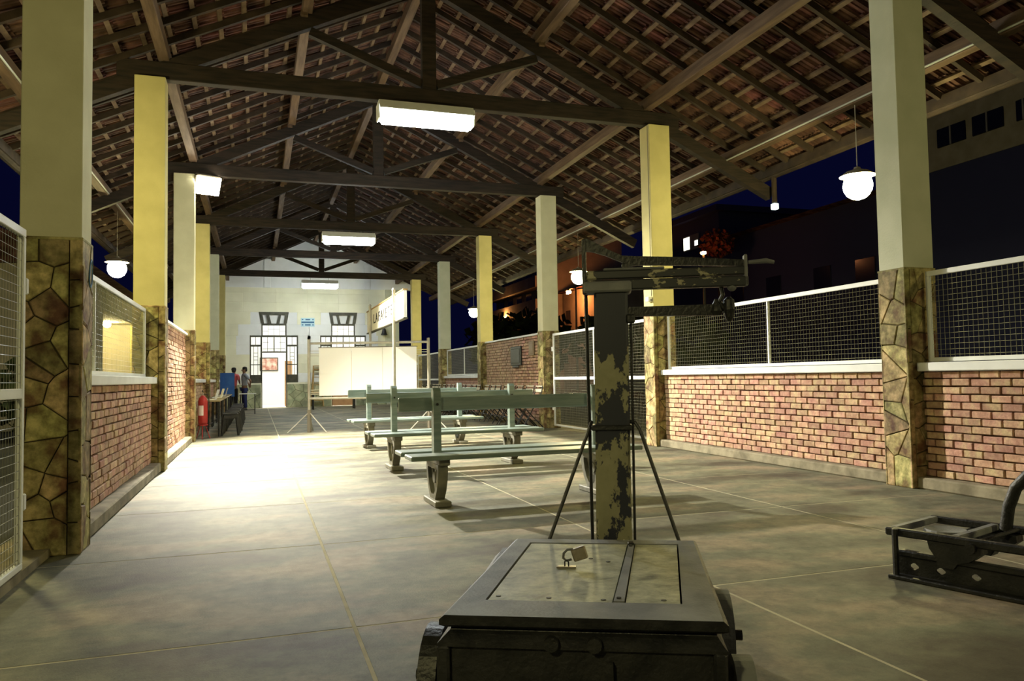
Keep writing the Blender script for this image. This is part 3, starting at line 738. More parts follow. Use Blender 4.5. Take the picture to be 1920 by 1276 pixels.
# ---- platform scale
c0 = (1.20, 2.69, 0); rz = math.atan2(-.438, .8988)
t = empty('platform_scale', c0, rz, label='old black iron platform scale with peeling post and long weighing beam', cat='scale')
def P(mb, nm, m, par=None, sm=False): o = mb.build(nm, m, par or t, smooth=sm); return o
W2, D2_ = .44, .57
pz = .42
# platform frame with rounded edge: four mitred sides
fr = .115
outp = [(-W2, -D2_), (.40, -D2_), (.42, D2_ - .02), (-.40, D2_ - .0)]
outp = [(-.455, -.585), (.405, -.585), (.42, .56), (-.36, .56)]
outp = [(-.455, -.585), (.405, -.585), (.425, .56), (-.37, .56)]
inp = [(-.345, -.405), (.29, -.405), (.345, .475), (-.295, .475)]
m_ = MB(); vs = []
for z, e in ((pz - .036, -.012), (pz - .026, .004), (pz - .010, .004), (pz, -.010)):
    for (x, y) in outp: vs.append((x + (e if x > 0 else -e), y + (e if y > 0 else -e), z))
for z in (pz, pz - .02):
    for (x, y) in inp: vs.append((x, y, z))
fs = []
for r in range(5):
    for k in range(4): fs.append((r * 4 + k, r * 4 + (k + 1) % 4, (r + 1) * 4 + (k + 1) % 4, (r + 1) * 4 + k))
fs.append((0, 1, 2, 3))
m_.add(vs, [f for f in fs[12:]]); P(m_, 'platform_frame', 'iron_dusty')
P(MB().add(vs[:16], fs[:12] + [(3, 2, 1, 0)]), 'edge_moulding', 'iron')
# zinc covered deck plates either side of the strap
def quad_plate(p, nm, m, z0, z1): return P(MB().add([(x, y, z0) for x, y in p] + [(x, y, z1) for x, y in p], [(0, 1, 2, 3), (7, 6, 5, 4), (0, 4, 5, 1), (1, 5, 6, 2), (2, 6, 7, 3), (3, 7, 4, 0)]), nm, m)
ix0, ix1 = -.34, .285
quad_plate([(-.338, -.398), (.068, -.398), (.128, .468), (-.288, .468)], 'deck_plate', 'zinc', pz - .022, pz - .003)
quad_plate([(.112, -.398), (.284, -.398), (.338, .468), (.162, .468)], 'deck_plate', 'zinc', pz - .022, pz - .003)
quad_plate([(.073, -.398), (.107, -.398), (.157, .44), (.133, .44)], 'strap', 'iron_dusty', pz - .02, pz + .003)
P(MB().bbox(.130, .158, .43, .47, pz - .01, pz + .012, .004), 'strap_end', 'iron')
for (x, y) in ((.09, -.37), (.142, .41)): P(MB().lathe([(.009, pz), (.007, pz + .008)], (x, y, 0), 10), 'rivet', 'iron')
# dark worn nail marks on the zinc
for (x, y) in ((-.31, -.35), (-.14, -.36), (.04, -.37), (.235, -.36), (-.02, .20), (.05, .15)): P(MB().lathe([(.010, pz - .004), (.008, pz - .001)], (x, y, 0), 9), 'nail', 'iron')
# body under the platform
def ringbox(prof, m, nm):      # stacked rectangles (x0,x1,y0,y1,z)
    vs = []; fs = []
    for (x0, x1, y0, y1, z) in prof: vs += [(x0, y0, z), (x1, y0, z), (x1, y1, z), (x0, y1, z)]
    for r in range(len(prof) - 1):
        for k in range(4): fs.append((r * 4 + k, r * 4 + (k + 1) % 4, (r + 1) * 4 + (k + 1) % 4, (r + 1) * 4 + k))
    n = len(prof) - 1; fs += [(0, 1, 2, 3), (n * 4 + 3, n * 4 + 2, n * 4 + 1, n * 4)]
    return P(MB().add(vs, fs), nm, m)
ringbox([(-.425, .375, -.555, .53, pz - .036), (-.43, .378, -.56, .53, .372), (-.437, .383, -.575, .535, .366), (-.452, .393, -.595, .54, .352), (-.462, .402, -.607, .55, .343), (-.462, .402, -.607, .55, .335)], 'iron', 'cornice')
ringbox([(-.462, .402, -.607, .55, .335), (-.440, .385, -.590, .54, .330), (-.440, .385, -.590, .54, .16), (-.455, .395, -.60, .55, .15), (-.455, .395, -.60, .55, .12), (-.43, .38, -.58, .53, .11)], 'iron', 'side_frame')
for x in (-.445, .378): P(MB().bbox(x - .018, x + .022, -.612, -.56, .11, .338, .008), 'corner_post', 'iron')
for x in (-.112, .016): P(MB().lathe([(.022, -.625), (.022, -.60), (.013, -.595), (.013, -.56)], (x, 0, .354), 12, 'Y'), 'bolt', 'iron')
for x in (.06, ): P(MB().bar((x, -.60, .30), (x, -.60, .14), .03, .02, (1, 0, 0)), 'rib', 'iron')
# wheels
def wheel(x, y, r, side, nm='wheel'):
    pr = [(r * .2, x - .03), (r - .035, x - .014), (r - .03, x - .03), (r, x - .03), (r, x + .03), (r - .03, x + .03), (r - .035, x + .014), (r * .2, x + .03)]
    wh = P(MB().lathe(pr, (0, y, r), 28, 'X'), nm, 'iron_dusty' if side > 0 else 'iron')
    P(MB().lathe([(.02, x - .03), (.02, x + side * .075 if side > 0 else x - .07)], (0, y, r), 10, 'X'), 'axle_end', 'iron', wh)
    for k in range(3):
        a = PI * k / 3; m2 = MB(); m2.bar((x, y - math.cos(a) * (r - .03), r - math.sin(a) * (r - .03)), (x, y + math.cos(a) * (r - .03), r + math.sin(a) * (r - .03)), .03, .025, (1, 0, 0)); P(m2, 'spoke', 'iron', wh)
wheel(.470, .10, .165, 1); wheel(.470, -.40, .13, 1); wheel(-.515, -.38, .165, -1); wheel(-.515, .35, .13, -1)
P(MB().tube([(-.56, -.39, .15), (.50, -.39, .14)], .016, 8), 'axle', 'iron'); P(MB().tube([(-.55, .2, .14), (.52, .1, .165)], .016, 8), 'axle', 'iron')
# post
PY = .66
m_ = MB(); ch = .012; vs = []
for z in (.14, 1.53):
    hw = .082 if z < 1 else .078; hd = .05
    for (x, y) in ((-hw + ch, -hd), (hw - ch, -hd), (hw, -hd + ch), (hw, hd - ch), (hw - ch, hd), (-hw + ch, hd), (-hw, hd - ch), (-hw, -hd + ch)): vs.append((.069 + x + (.012 if z > 1 else 0), PY + .05 + y, z))
m_.add(vs, [(k, (k + 1) % 8, 8 + (k + 1) % 8, 8 + k) for k in range(8)] + [tuple(range(8))[::-1], tuple(range(8, 16))]); P(m_, 'post', 'post_peeling')
P(MB().bbox(-.10, .24, PY - .03, PY + .14, .10, .16, .01), 'post_foot', 'iron')
P(MB().bbox(-.022, .165, PY - .012, PY + .112, .895, .92, .005), 'band', 'iron')
P(MB().bbox(-.045, .178, PY - .02, PY + .13, 1.535, 1.585, .008), 'cap', 'iron_dusty')
# weighing beam: lower box section and upper bar
P(MB().bbox(-.03, .705, PY + .0, PY + .05, 1.545, 1.593, .006), 'beam', 'beam_peeling')
P(MB().bbox(-.03, .705, PY + .005, PY + .035, 1.597, 1.638, .006), 'upper_beam', 'beam_peeling')
P(MB().bbox(.05, .33, PY + .0, PY + .055, 1.636, 1.648, .004), 'beam_plate', 'iron_dusty')
# lock lever: curved arm from the back of the post
pol = [(-.045, 1.79), (-.030, 1.795), (.02, 1.77), (.08, 1.735), (.135, 1.708), (.20, 1.702), (.45, 1.688), (.695, 1.668), (.695, 1.638), (.45, 1.650), (.20, 1.660), (.15, 1.650), (.145, 1.672), (.115, 1.685), (.06, 1.71), (.0, 1.73), (-.04, 1.735)]
P(MB().prism(pol, (0, PY + .02, 0), (1, 0, 0), (0, 0, 1), (0, 1, 0), .022), 'lever', 'iron')
P(MB().tube([(.69, PY + .03, 1.655), (.74, PY + .03, 1.657), (.79, PY + .03, 1.660), (.825, PY + .03, 1.652)], [.008, .010, .012, .008], 8), 'lever_handle', 'iron_dusty', sm=True)
P(MB().bbox(.688, .702, PY + .0, PY + .05, 1.545, 1.69, .004), 'beam_stop', 'iron_dusty')
P(MB().bbox(-.05, -.030, PY + .01, PY + .05, 1.53, 1.79, .004), 'lever_support', 'iron')
P(MB().bbox(.135, .158, PY + .01, PY + .05, 1.64, 1.67, .004), 'knife_edge', 'iron')
# lower arm and poise
P(MB().prism([(.15, 1.465), (.50, 1.467), (.555, 1.467), (.55, 1.415), (.50, 1.417), (.15, 1.422)], (0, PY + .02, 0), (1, 0, 0), (0, 0, 1), (0, 1, 0), .03), 'lower_arm', 'iron')
P(MB().bbox(.15, .19, PY + .0, PY + .06, 1.39, 1.43, .006), 'arm_bracket', 'iron')
P(MB().lathe([(.004, -.018), (.018, -.012), (.022, 0), (.018, .012), (.004, .018)], (.632, PY + .02, 1.545), 14, 'Y'), 'poise_knob', 'iron_dusty', sm=True)
P(MB().tube([(.585, PY + .03, 1.55), (.592, PY + .03, 1.51), (.578, PY + .03, 1.48), (.590, PY + .03, 1.455), (.605, PY + .03, 1.44)], .010, 8), 'poise_link', 'iron')
pz_ = MB()
pz_.lathe([(.008, 1.50), (.024, 1.485), (.028, 1.44), (.02, 1.405), (.008, 1.385)], (.618, PY + .03, 0), 12)
pz_.lathe([(.008, 1.49), (.022, 1.46), (.030, 1.435), (.020, 1.415)], (.562, PY + .03, 0), 12)
P(pz_, 'poise', 'iron')
# braces and pull rod
P(MB().tube([(-.02, PY + .03, .935), (-.03, PY + .01, .91), (-.225, .585, .395)], .0085, 8), 'brace', 'iron')
P(MB().tube([(.15, PY + .03, .935), (.18, PY + .01, .93), (.20, PY, .90), (.362, .585, .395)], .0085, 8), 'brace', 'iron')
P(MB().tube([(-.035, PY + .045, 1.53), (-.028, PY + .03, .36)], .008, 8), 'pull_rod', 'iron')
P(MB().tube([(.172, PY + .045, 1.40), (.166, PY + .03, .36)], .006, 8), 'pull_rod', 'iron')
# padlock and hasp on the deck (rests on the scale: its own thing)
P0 = Matrix.Rotation(rz, 4, 'Z'); off = P0 @ Vector((-.075, .045, 0))
t = empty('padlock', (c0[0] + off.x, c0[1] + off.y, pz), rz, label='small metal padlock hooked through a hasp on the scale platform', cat='padlock')
bmv = MB().bbox(-.028, .028, -.011, .011, -.024, .024, .004); rm_ = Matrix.Rotation(math.radians(-18), 3, 'Y') ; bmv.v = [tuple(rm_ @ Vector(v) + Vector((.018, 0, .052))) for v in bmv.v]
P(bmv, 'body', 'padlock_metal')
P(MB().tube([(-.006, 0, .068), (-.028, 0, .066), (-.042, 0, .052), (-.044, 0, .034), (-.032, 0, .024), (-.012, 0, .030)], .0048, 8), 'shackle', 'iron_dusty', sm=True)
P(MB().bbox(-.070, .005, -.016, .010, .0, .005, .0015), 'hasp', 'padlock_metal')
P(MB().tube([(-.038, -.004, .0), (-.038, -.004, .022), (-.030, -.004, .028), (-.024, -.004, .020), (-.024, -.004, 0)], .003, 6), 'staple', 'iron')

# ---- iron track jack with short rail at the right edge
ta = math.atan2(-.948, .319)
t = empty('rail_clamp', (3.45, 3.2, 0), ta, label='heavy black iron track tool with a curved pipe handle at the right edge', cat='track tool')
# local x along a (towards camera), local y along -b  -> use negative y for far side
def TB(nm, m, mb): return P(mb, nm, m)
W_ = .56
def fy(b): return b         # b measured to the right/far side
for b in (.03, W_): TB('long_bar', 'iron', MB().bbox(-.33, .95, fy(b) - .022, fy(b) + .022, .228, .272, .008))
for a in (-.30, .03, .62): TB('cross_bar', 'iron_dusty', MB().bbox(a - .022, a + .022, .05, W_ - .02, .235, .272, .006))
TB('spindle', 'iron', MB().tube([(-.10, .30, .225), (-.10, .30, .06)], [.07, .03], 12))
TB('wheel', 'iron_dusty', MB().lathe([(.03, .23), (.105, .25), (.115, .235), (.105, .215), (.03, .21)], (-.13, .30, 0), 20))
TB('thin_rod', 'iron', MB().tube([(.12, .05, .25), (.16, .50, .262)], .010, 8))
TB('stop_pin', 'iron', MB().tube([(-.268, .0, .27), (-.268, .0, .0)], .017, 8))
# jaw between the frame and the rail
TB('jaw', 'iron', MB().prism([(-.10, .23), (.16, .23), (.165, .195), (.11, .15), (.05, .13), (.03, .10), (-.05, .10), (-.055, .14), (-.09, .19)], (0, .01, 0), (1, 0, 0), (0, 0, 1), (0, 1, 0), .09))
TB('jaw', 'iron', MB().prism([(-.10, .23), (.16, .23), (.165, .195), (.11, .15), (.05, .13), (.03, .10), (-.05, .10), (-.055, .14), (-.09, .19)], (0, W_ - .09, 0), (1, 0, 0), (0, 0, 1), (0, 1, 0), .09))
TB('boss', 'iron', MB().lathe([(.026, -.02), (.026, .02)], (.125, .0, .225), 14, 'Y'))
pts = [(.10, .50, .25), (.12, .50, .38), (.16, .50, .49), (.23, .49, .57), (.34, .47, .61), (.50, .45, .62), (.75, .42, .60)]
o = TB('pipe_handle', 'iron', MB().tube(pts, .032, 12)); finish_smooth(o)
# rail lying on the floor under the tool
t = empty('rail_section', (3.45, 3.2, 0), ta, label='short length of steel rail with bolt holes lying under the track tool', cat='rail')
P(MB().bbox(-.30, .95, -.035, .14, .0, .022, .005), 'foot', 'iron')
P(MB().bbox(-.29, .95, .025, .075, .118, .152, .008), 'head', 'iron')
# web with three holes: built as a strip with hexagonal openings
xsn = [-.29, -.215, -.165, -.075, -.025, .10, .15, .95]
for k in range(0, len(xsn) - 1):
    xa, xb = xsn[k], xsn[k + 1]
    if k % 2 == 0: P(MB().box(xa, xb, .043, .057, .022, .118), 'web', 'iron')
    else:
        P(MB().box(xa, xb, .043, .057, .022, .052), 'web', 'iron'); P(MB().box(xa, xb, .043, .057, .088, .118), 'web', 'iron')
        
        for (c1_, s1_) in ((xa, 1), (xb, -1)):
            for (z0_, s2_) in ((.052, 1), (.088, -1)):
                P(MB().prism([(c1_, z0_), (c1_ + s1_ * .019, z0_), (c1_, z0_ + s2_ * .014)], (0, .043, 0), (1, 0, 0), (0, 0, 1), (0, 1, 0), .014), 'web', 'iron')

# ---- white board on a pipe stand
A_ = Vector((1.10, 17.72, 0)); B_ = Vector((3.66, 17.05, 0)); d_ = (B_ - A_); Lb = d_.length; rzb = math.atan2(d_.y, d_.x)
t = empty('board_stand', A_, rzb, label='steel pipe stand holding wide white boards beyond the benches', cat='display stand')
for x in (0, Lb):
    P(MB().tube([(x, 0, .42), (x, 0, 2.06)], .032, 12), 'upright', 'pipe_grey')
    P(MB().tube([(x, 0, 0), (x, 0, .5)], .046, 12), 'sleeve', 'pipe_dark')
    for s_ in (-1, 1): P(MB().tube([(x, 0, .45), (x + s_ * .42, -.25, .012)], .012, 8), 'foot_brace', 'pipe_grey')
    P(MB().tube([(x, 0, .45), (x, .42, .012)], .012, 8), 'foot_brace', 'pipe_grey')
    P(MB().tube([(x - .09, 0, .37), (x + .09, 0, .37)], .012, 8), 'cross_pin', 'pipe_dark')
for z in (1.97, .745): P(MB().tube([(0, 0, z), (Lb, 0, z)], .028, 10), 'rail', 'pipe_grey')
for (xa, xb) in ((.215, .93), (.935, 1.62), (1.625, 2.38)):
    P(MB().bbox(xa, xb, .03, .055, .80, 1.875, .004), 'board', 'board_white')
P(MB().bbox(.20, 2.40, .026, .06, 1.865, 1.885, .003), 'top_channel', 'pipe_dark')
for z in (1.80, 1.745, 1.69, .93, .885, .84):
    P(MB().tube([(0, 0, z), (.215, .04, z)], .008, 6), 'strap', 'seat_light'); P(MB().tube([(Lb, 0, z), (2.38, .04, z)], .008, 6), 'strap', 'seat_light')

# ---- station name sign on two poles (seen very obliquely)
XS = 2.56
t = empty('station_sign', (XS, 16.3, 0), label='long white station name board reading LAFAIETE on two tall poles', cat='sign')
yN, yF = 13.85 - 16.3, 18.75 - 16.3
P(MB().bbox(-.03, .03, yN, yF, 2.26, 2.76, .006), 'board', 'sign_white')
P(MB().bbox(-.045, .045, yN - .01, yF + .01, 2.755, 2.785, .005), 'top_frame', 'ladder_wood')
P(MB().bbox(-.045, .045, yN - .01, yF + .01, 2.235, 2.262, .005), 'bottom_frame', 'joinery')
for yy in (14.72 - 16.3, 17.98 - 16.3):
    P(MB().tube([(-.065, yy, 0), (-.065, yy, 2.85)], .03, 10), 'pole', 'pipe_grey')
    P(MB().tube([(-.065, yy, 2.85), (-.065, yy, 2.89)], [.04, .02], 10), 'pole_cap', 'pipe_grey')
def text_mesh(body, size, name, m, parent, mat4):
    cu = bpy.data.curves.new(name, 'FONT'); cu.body = body; cu.size = size; cu.extrude = .004; cu.align_x = 'CENTER'; cu.align_y = 'CENTER'; cu.space_character = 1.25
    o = bpy.data.objects.new(name, cu); COL.objects.link(o)
    dg = bpy.context.evaluated_depsgraph_get(); me = bpy.data.meshes.new_from_object(o.evaluated_get(dg)); bpy.data.objects.remove(o)
    me.transform(mat4); me.materials.clear(); me.materials.append(MATS[m]); o = bpy.data.objects.new(name, me); COL.objects.link(o); o.parent = parent
    return o
# text faces -X, reading from far (left in view) to near
mt_ = Matrix(((0, 0, -1, -.034), (-1.75, 0, 0, (14.72 + 17.98) / 2 - 16.3), (0, 1, 0, 2.505), (0, 0, 0, 1)))
text_mesh('LAFAIETE', .30, 'lettering', 'letter_black', t, mt_)
t = empty('bell', (5.45, YW - .22, 3.32), label='small dark bell on a bracket on the end wall, right of the doorways', cat='bell')
P(MB().lathe([(.02, .12), (.07, .09), (.09, .0), (.11, -.10), (.155, -.18), (.15, -.19), (.02, -.19)], n=14), 'bell_body', 'iron'); P(MB().bar((0, 0, .13), (0, .17, .20), .04, .04), 'bracket', 'iron')
# ladder leaning on the far wall, low bench
t = empty('step_ladder', (2.50, YW - .62, 0), label='wooden step ladder against the end wall, left of the white boards', cat='ladder')
for s_ in (-.23, .23):
    P(MB().bar((s_, 0, .02), (s_ * .6, .45, 1.78), .05, .07), 'side_rail', 'ladder_wood'); P(MB().bar((s_ * 1.15, .53, .02), (s_ * .6, .49, 1.76), .03, .05), 'rear_leg', 'ladder_wood')
for k in range(5):
    f = .16 + k * .19; P(MB().bar((-.22 * (1 - .4 * f), .45 * f, 1.76 * f), (.22 * (1 - .4 * f), .45 * f, 1.76 * f), .11, .03), 'step', 'ladder_wood')
P(MB().bbox(-.17, .17, .38, .54, 1.76, 1.79, .004), 'top_step', 'ladder_wood')
t = empty('low_table', (3.9, 31.5, 0), label='low dark table far behind the white boards', cat='table')
P(MB().bbox(-1.9, 1.6, -.28, .28, .60, .64, .006), 'table_top', 'tabletop')
for x in (-1.8, -.2, 1.5):
    for y in (-.2, .2): P(MB().bbox(x - .03, x + .03, y - .03, y + .03, 0, .60, .005), 'leg', 'black_metal')

# ---- folding chairs
def chair(loc, rz, label, src=None, group='folding chairs along the right wall', seatm='seat_light'):
    if src:
        c = copy_tree(src[0], src[1], loc, rz); c['label'] = label; c['group'] = group; return c
    t = empty('folding_chair', loc, rz, label=label, cat='chair', group=group); kids = []
    def K(mb, nm, m): o = mb.build(nm, m, t); kids.append(o)
    K(MB().bbox(-.20, .20, -.19, .19, .455, .48, .008), 'seat', seatm)
    for s_ in (-1, 1):
        K(MB().tube([(s_ * .21, -.24, .012), (s_ * .21, .22, .80), (s_ * .20, .25, .93)], .012, 6), 'leg', 'black_metal')
        K(MB().tube([(s_ * .19, .27, .012), (s_ * .19, -.17, .46)], .012, 6), 'leg', 'black_metal')
    K(MB().bbox(-.20, .20, .225, .24, .80, .87, .005), 'backrest', seatm)
    K(MB().tube([(-.20, .25, .93), (.20, .25, .93)], .014, 6), 'top_rail', seatm)
    K(MB().tube([(-.21, -.12, .21), (.21, -.12, .21)], .009, 6), 'stretcher', 'black_metal'); K(MB().tube([(-.19, .18, .16), (.19, .18, .16)], .009, 6), 'stretcher', 'black_metal')
    return t, kids
n = 22
c1 = chair((5.72, 16.15, 0), math.radians(-90), 'folding chair at the near end of the row, beside the wire gate')
for k in range(1, n):
    lab = ORD[k] + ' folding chair from the near end of the row along the right wall'
    chair((5.72 + R_.uniform(-.04, .04), 16.15 + .60 * k, 0), math.radians(-90 + R_.uniform(-6, 6)), lab, src=c1)
# tables and chairs on the left
def stool(loc, rz, label, src=None):
    if src:
        c = copy_tree(src[0], src[1], loc, rz); c['label'] = label; return c
    t = empty('stool', loc, rz, label=label, cat='stool', group='black stools along the left tables'); kids = []
    kids.append(MB().bbox(-.155, .155, -.155, .155, .44, .475, .012).build('seat', 'black_metal', t))
    kids.append(MB().bbox(-.14, .14, -.14, .14, .36, .44, .008).build('seat_apron', 'black_metal', t))
    for sx in (-1, 1):
        for sy in (-1, 1): kids.append(MB().bar((sx * .12, sy * .12, .44), (sx * .17, sy * .17, .0), .035, .035).build('leg', 'black_metal', t))
    for sx in (-1, 1): kids.append(MB().bar((sx * .145, -.145, .2), (sx * .145, .145, .2), .02, .02).build('stretcher', 'black_metal', t))
    return t, kids
dk = stool((-.545, 17.75, 0), 0, 'black stool nearest the fire extinguisher, against the left row of tables')
for k in range(1, 10):
    stool((-.545 + R_.uniform(-.005, .03), 17.75 + .82 * k, 0), R_.uniform(-.02, .02), ORD[k] + ' black stool from the extinguisher, against the left row of tables', src=dk)
tbl = empty('folding_table', (-.925, 18.3, 0), 0, label='nearest brown-topped table on the left, behind the fire extinguisher', cat='table', group='brown tables along the left side')
kd = [MB().bbox(-.19, .195, -.95, .95, .735, .765, .006).build('table_top', 'tabletop', tbl)]
for x in (-.16, .16):
    for y in (-.8, .8): kd.append(MB().tube([(x, y, 0), (x, y, .735)], .018, 8).build('leg', 'black_metal', tbl))
kd.append(MB().bar((-.16, -.8, .12), (-.16, .8, .12), .02, .02).build('stretcher', 'black_metal', tbl)); kd.append(MB().bar((.16, -.8, .12), (.16, .8, .12), .02, .02).build('stretcher', 'black_metal', tbl))
for k, y in enumerate((20.4, 22.5, 24.6)):
    c = copy_tree(tbl, kd, (-.925, y, 0), 0); c['label'] = ('second', 'third', 'farthest')[k] + ' brown-topped table in the left row, counted from the extinguisher'
def laptop(loc, rz, label):
    t = empty('open_laptop', loc, rz, label=label, cat='laptop', group='white open laptops on the left tables')
    P(MB().bbox(-.16, .16, -.11, .11, .0, .018, .004), 'base', 'laptop_white', t)
    P(MB().bar((-0, .11, .018), (0, .17, .22), .32, .012, (0, 1, 0)), 'screen', 'laptop_white', t)
laptop((-.95, 17.75, .765), math.radians(-95), 'white item standing open on the nearest left table')
laptop((-.93, 19.9, .765), math.radians(-80), 'white item standing open on the second left table')
laptop((-.92, 22.2, .765), math.radians(-85), 'white item standing open on the third left table')
# blue board behind the tables
t = empty('blue_board', (-.93, 27.1, 0), label='blue display board standing behind the left tables, beside the two people', cat='board')
P(MB().bbox(-.22, .23, -.015, .015, .66, 1.44, .005), 'panel', 'blue_board')
for s_ in (-.18, .19):
    P(MB().tube([(s_, 0, 0), (s_, 0, .66)], .015, 8), 'leg', 'black_metal'); P(MB().tube([(s_, -.2, .012), (s_, .2, .012)], .012, 6), 'foot', 'black_metal')
# white-topped small table at the people
t = empty('small_table', (-.30, 29.0, 0), label='small white-topped table in front of the person in the grey shirt', cat='table')
P(MB().bbox(-.30, .28, -.3, .3, .70, .73, .005), 'table_top', 'laptop_white')
for x in (-.25, .23):
    for y in (-.25, .25): P(MB().tube([(x, y, 0), (x, y, .70)], .015, 8), 'leg', 'black_metal')
P(MB().bar((-.25, -.25, .15), (.23, -.25, .15), .02, .02), 'stretcher', 'black_metal')
# fire extinguisher on its floor stand
t = empty('fire_extinguisher', (-1.04, 16.85, .30), label='red fire extinguisher with a white label, beside the floodlit column', cat='fire extinguisher')
P(MB().lathe([(.06, 0), (.088, .015), (.092, .05), (.092, .46), (.08, .52), (.045, .56), (.03, .58)], n=20), 'cylinder', 'ext_red', sm=True)
P(MB().lathe([(.022, .575), (.022, .62), (.014, .64)], n=10), 'valve', 'padlock_metal')
P(MB().bar((-.0, .03, .65), (.0, -.10, .68), .02, .014), 'handle', 'black_metal')
P(MB().tube([(0.02, 0, .61), (.09, -.02, .60), (.115, -.02, .50), (.105, -.02, .28)], .010, 8), 'hose', 'black_metal')
P(MB().add([(.0935 * math.cos(a), .0935 * math.sin(a), z) for z in (.18, .38) for a in [PI + .55 + .2 * k for k in range(7)]], [(k, k + 1, 8 + k, 7 + k) for k in range(6)]), 'label_patch', 'ext_label')
t = empty('extinguisher_stand', (-1.04, 16.85, 0), label='thin red metal floor stand under the fire extinguisher', cat='stand')
for a in (0.5, 2.6, 4.7): P(MB().tube([(.05 * math.cos(a), .05 * math.sin(a), .29), (.15 * math.cos(a), .15 * math.sin(a), .01)], .009, 6), 'leg', 'ext_red')
P(MB().lathe([(.095, .275), (.1, .285), (.1, .300), (.085, .300)], n=18), 'ring', 'ext_red')

# ---- people
def skin_obj(name, pts, edges, radii, m, parent, sub=2, root=0):
    me = bpy.data.meshes.new(name); me.from_pydata([tuple(p) for p in pts], edges, [])
    o = bpy.data.objects.new(name, me); COL.objects.link(o); o.parent = parent
    sk = o.modifiers.new('skin', 'SKIN'); sk.use_smooth_shade = True
    if not me.skin_vertices: 
        bm = bmesh.new(); bm.from_mesh(me); bm.verts.layers.skin.verify(); bm.to_mesh(me); bm.free()
    for i, r in enumerate(radii):
        sv = me.skin_vertices[0].data[i]; sv.radius = r if isinstance(r, tuple) else (r, r); sv.use_root = (i == root)
    ss = o.modifiers.new('sub', 'SUBSURF'); ss.levels = sub; ss.render_levels = sub
    dg = bpy.context.evaluated_depsgraph_get(); me2 = bpy.data.meshes.new_from_object(o.evaluated_get(dg)); o.modifiers.clear(); o.data = me2
    me2.materials.clear(); me2.materials.append(MATS[m]); me2.polygons.foreach_set('use_smooth', [True] * len(me2.polygons))
    return o
def person(loc, rz, label, shirt, trouser, h=1.72, arms=None, lean=0):
    t = empty('person', loc, rz, label=label, cat='person'); k = h / 1.72
    hip = (0, 0, .92); leanv = lean
    J = {'pel': (0, 0, .93), 'waist': (0, 0, 1.06), 'chest': (0, -.01 - leanv * .5, 1.27), 'neckb': (0, 0 - leanv, 1.42), 'neck': (0, -.01 - leanv, 1.49), 'head': (0, -.02 - leanv * 1.2, 1.60), 'crown': (0, -.01 - leanv * 1.2, 1.68)}
    names = list(J); pts = [J[n_] for n_ in names]; rad = [(.14, .10), (.125, .095), (.15, .10), (.09, .08), (.05, .055), (.072, .09), (.06, .07)]
    ed = [(0, 1), (1, 2), (2, 3), (3, 4), (4, 5), (5, 6)]
    def add(p, r, fr): pts.append(p); rad.append(r); ed.append((fr, len(pts) - 1)); return len(pts) - 1
    limb = {}
    for s_ in (-1, 1):
        a = add((s_ * .09, 0, .86), .085, 0); a = add((s_ * .10, -.01, .50), .06, a); a = add((s_ * .11, .01, .28), .055, a); a = add((s_ * .11, .02, .08), .038, a); add((s_ * .12, -.13, .035), .035, a)
        ar = arms[0 if s_ < 0 else 1]
        a = add((s_ * .17, 0 - leanv, 1.40), .052, 3); limb[s_] = ar
        a = add(ar[0], .042, a); a = add(ar[1], .028, a)
        hd = Vector(ar[1]); dr_ = (Vector(ar[1]) - Vector(ar[0])).normalized()
        pa = add(tuple(hd + dr_ * .06), (.032, .018), a)
        for q in range(4):
            off = Vector((0, 0, 0)); sdv = dr_.cross(Vector((1, 0, 0))).normalized(); off = sdv * ((q - 1.5) * .018)
            f1 = add(tuple(hd + dr_ * .10 + off), .009, pa); add(tuple(hd + dr_ * (.15 - abs(q - 1.3) * .01) + off), .008, f1)
        sdv = dr_.cross(Vector((1, 0, 0))).normalized(); f1 = add(tuple(hd + dr_ * .04 + sdv * .035), .010, a); add(tuple(hd + dr_ * .08 + sdv * .05), .009, f1)
    sc_ = lambda P_: [(p[0] * k, p[1] * k, p[2] * k) for p in P_]
    body = skin_obj('body', sc_(pts), ed, rad, 'skin', t)
    hy = -leanv * 1.2
    # face details: nose, ears, eyes and mouth
    P(MB().prism([(-.014, 1.575 * k), (.014, 1.575 * k), (.006, 1.61 * k), (-.006, 1.61 * k)], (0, hy - .10, 0), (1, 0, 0), (0, 0, 1), (0, -1, 0), .028), 'nose', 'skin', t)
    for s_ in (-1, 1):
        P(MB().lathe([(.004, -.012), (.012, 0), (.004, .012)], (s_ * .032, hy - .10, 1.615 * k), 8), 'eye', 'letter_black', t)
        P(MB().bbox(s_ * .077 - .008, s_ * .077 + .008, hy - .03, hy + .02, 1.575 * k, 1.63 * k, .006), 'ear', 'skin', t)
    P(MB().bbox(-.024, .024, hy - .112, hy - .10, 1.548 * k, 1.556 * k, .003), 'mouth', 'hair', t)
    # hair cap
    m_ = MB().lathe([(.082, 1.615 * k), (.094, 1.65 * k), (.092, 1.69 * k), (.07, 1.725 * k), (.03, 1.74 * k)], (0, hy + .012, 0), 16); P(m_, 'hair', 'hair', t, sm=True)
    m_ = MB().lathe([(.05, 1.54 * k), (.075, 1.58 * k), (.075, 1.66 * k)], (0, hy + .035, 0), 14); P(m_, 'hair', 'hair', t, sm=True)
    # shirt: torso + sleeves
    sp = [(0, 0, .90), (0, 0, 1.06), (0, -.01 - leanv * .5, 1.27), (0, -leanv, 1.42)]; sr_ = [(.165, .125), (.15, .115), (.175, .125), (.10, .085)]; se = [(0, 1), (1, 2), (2, 3)]
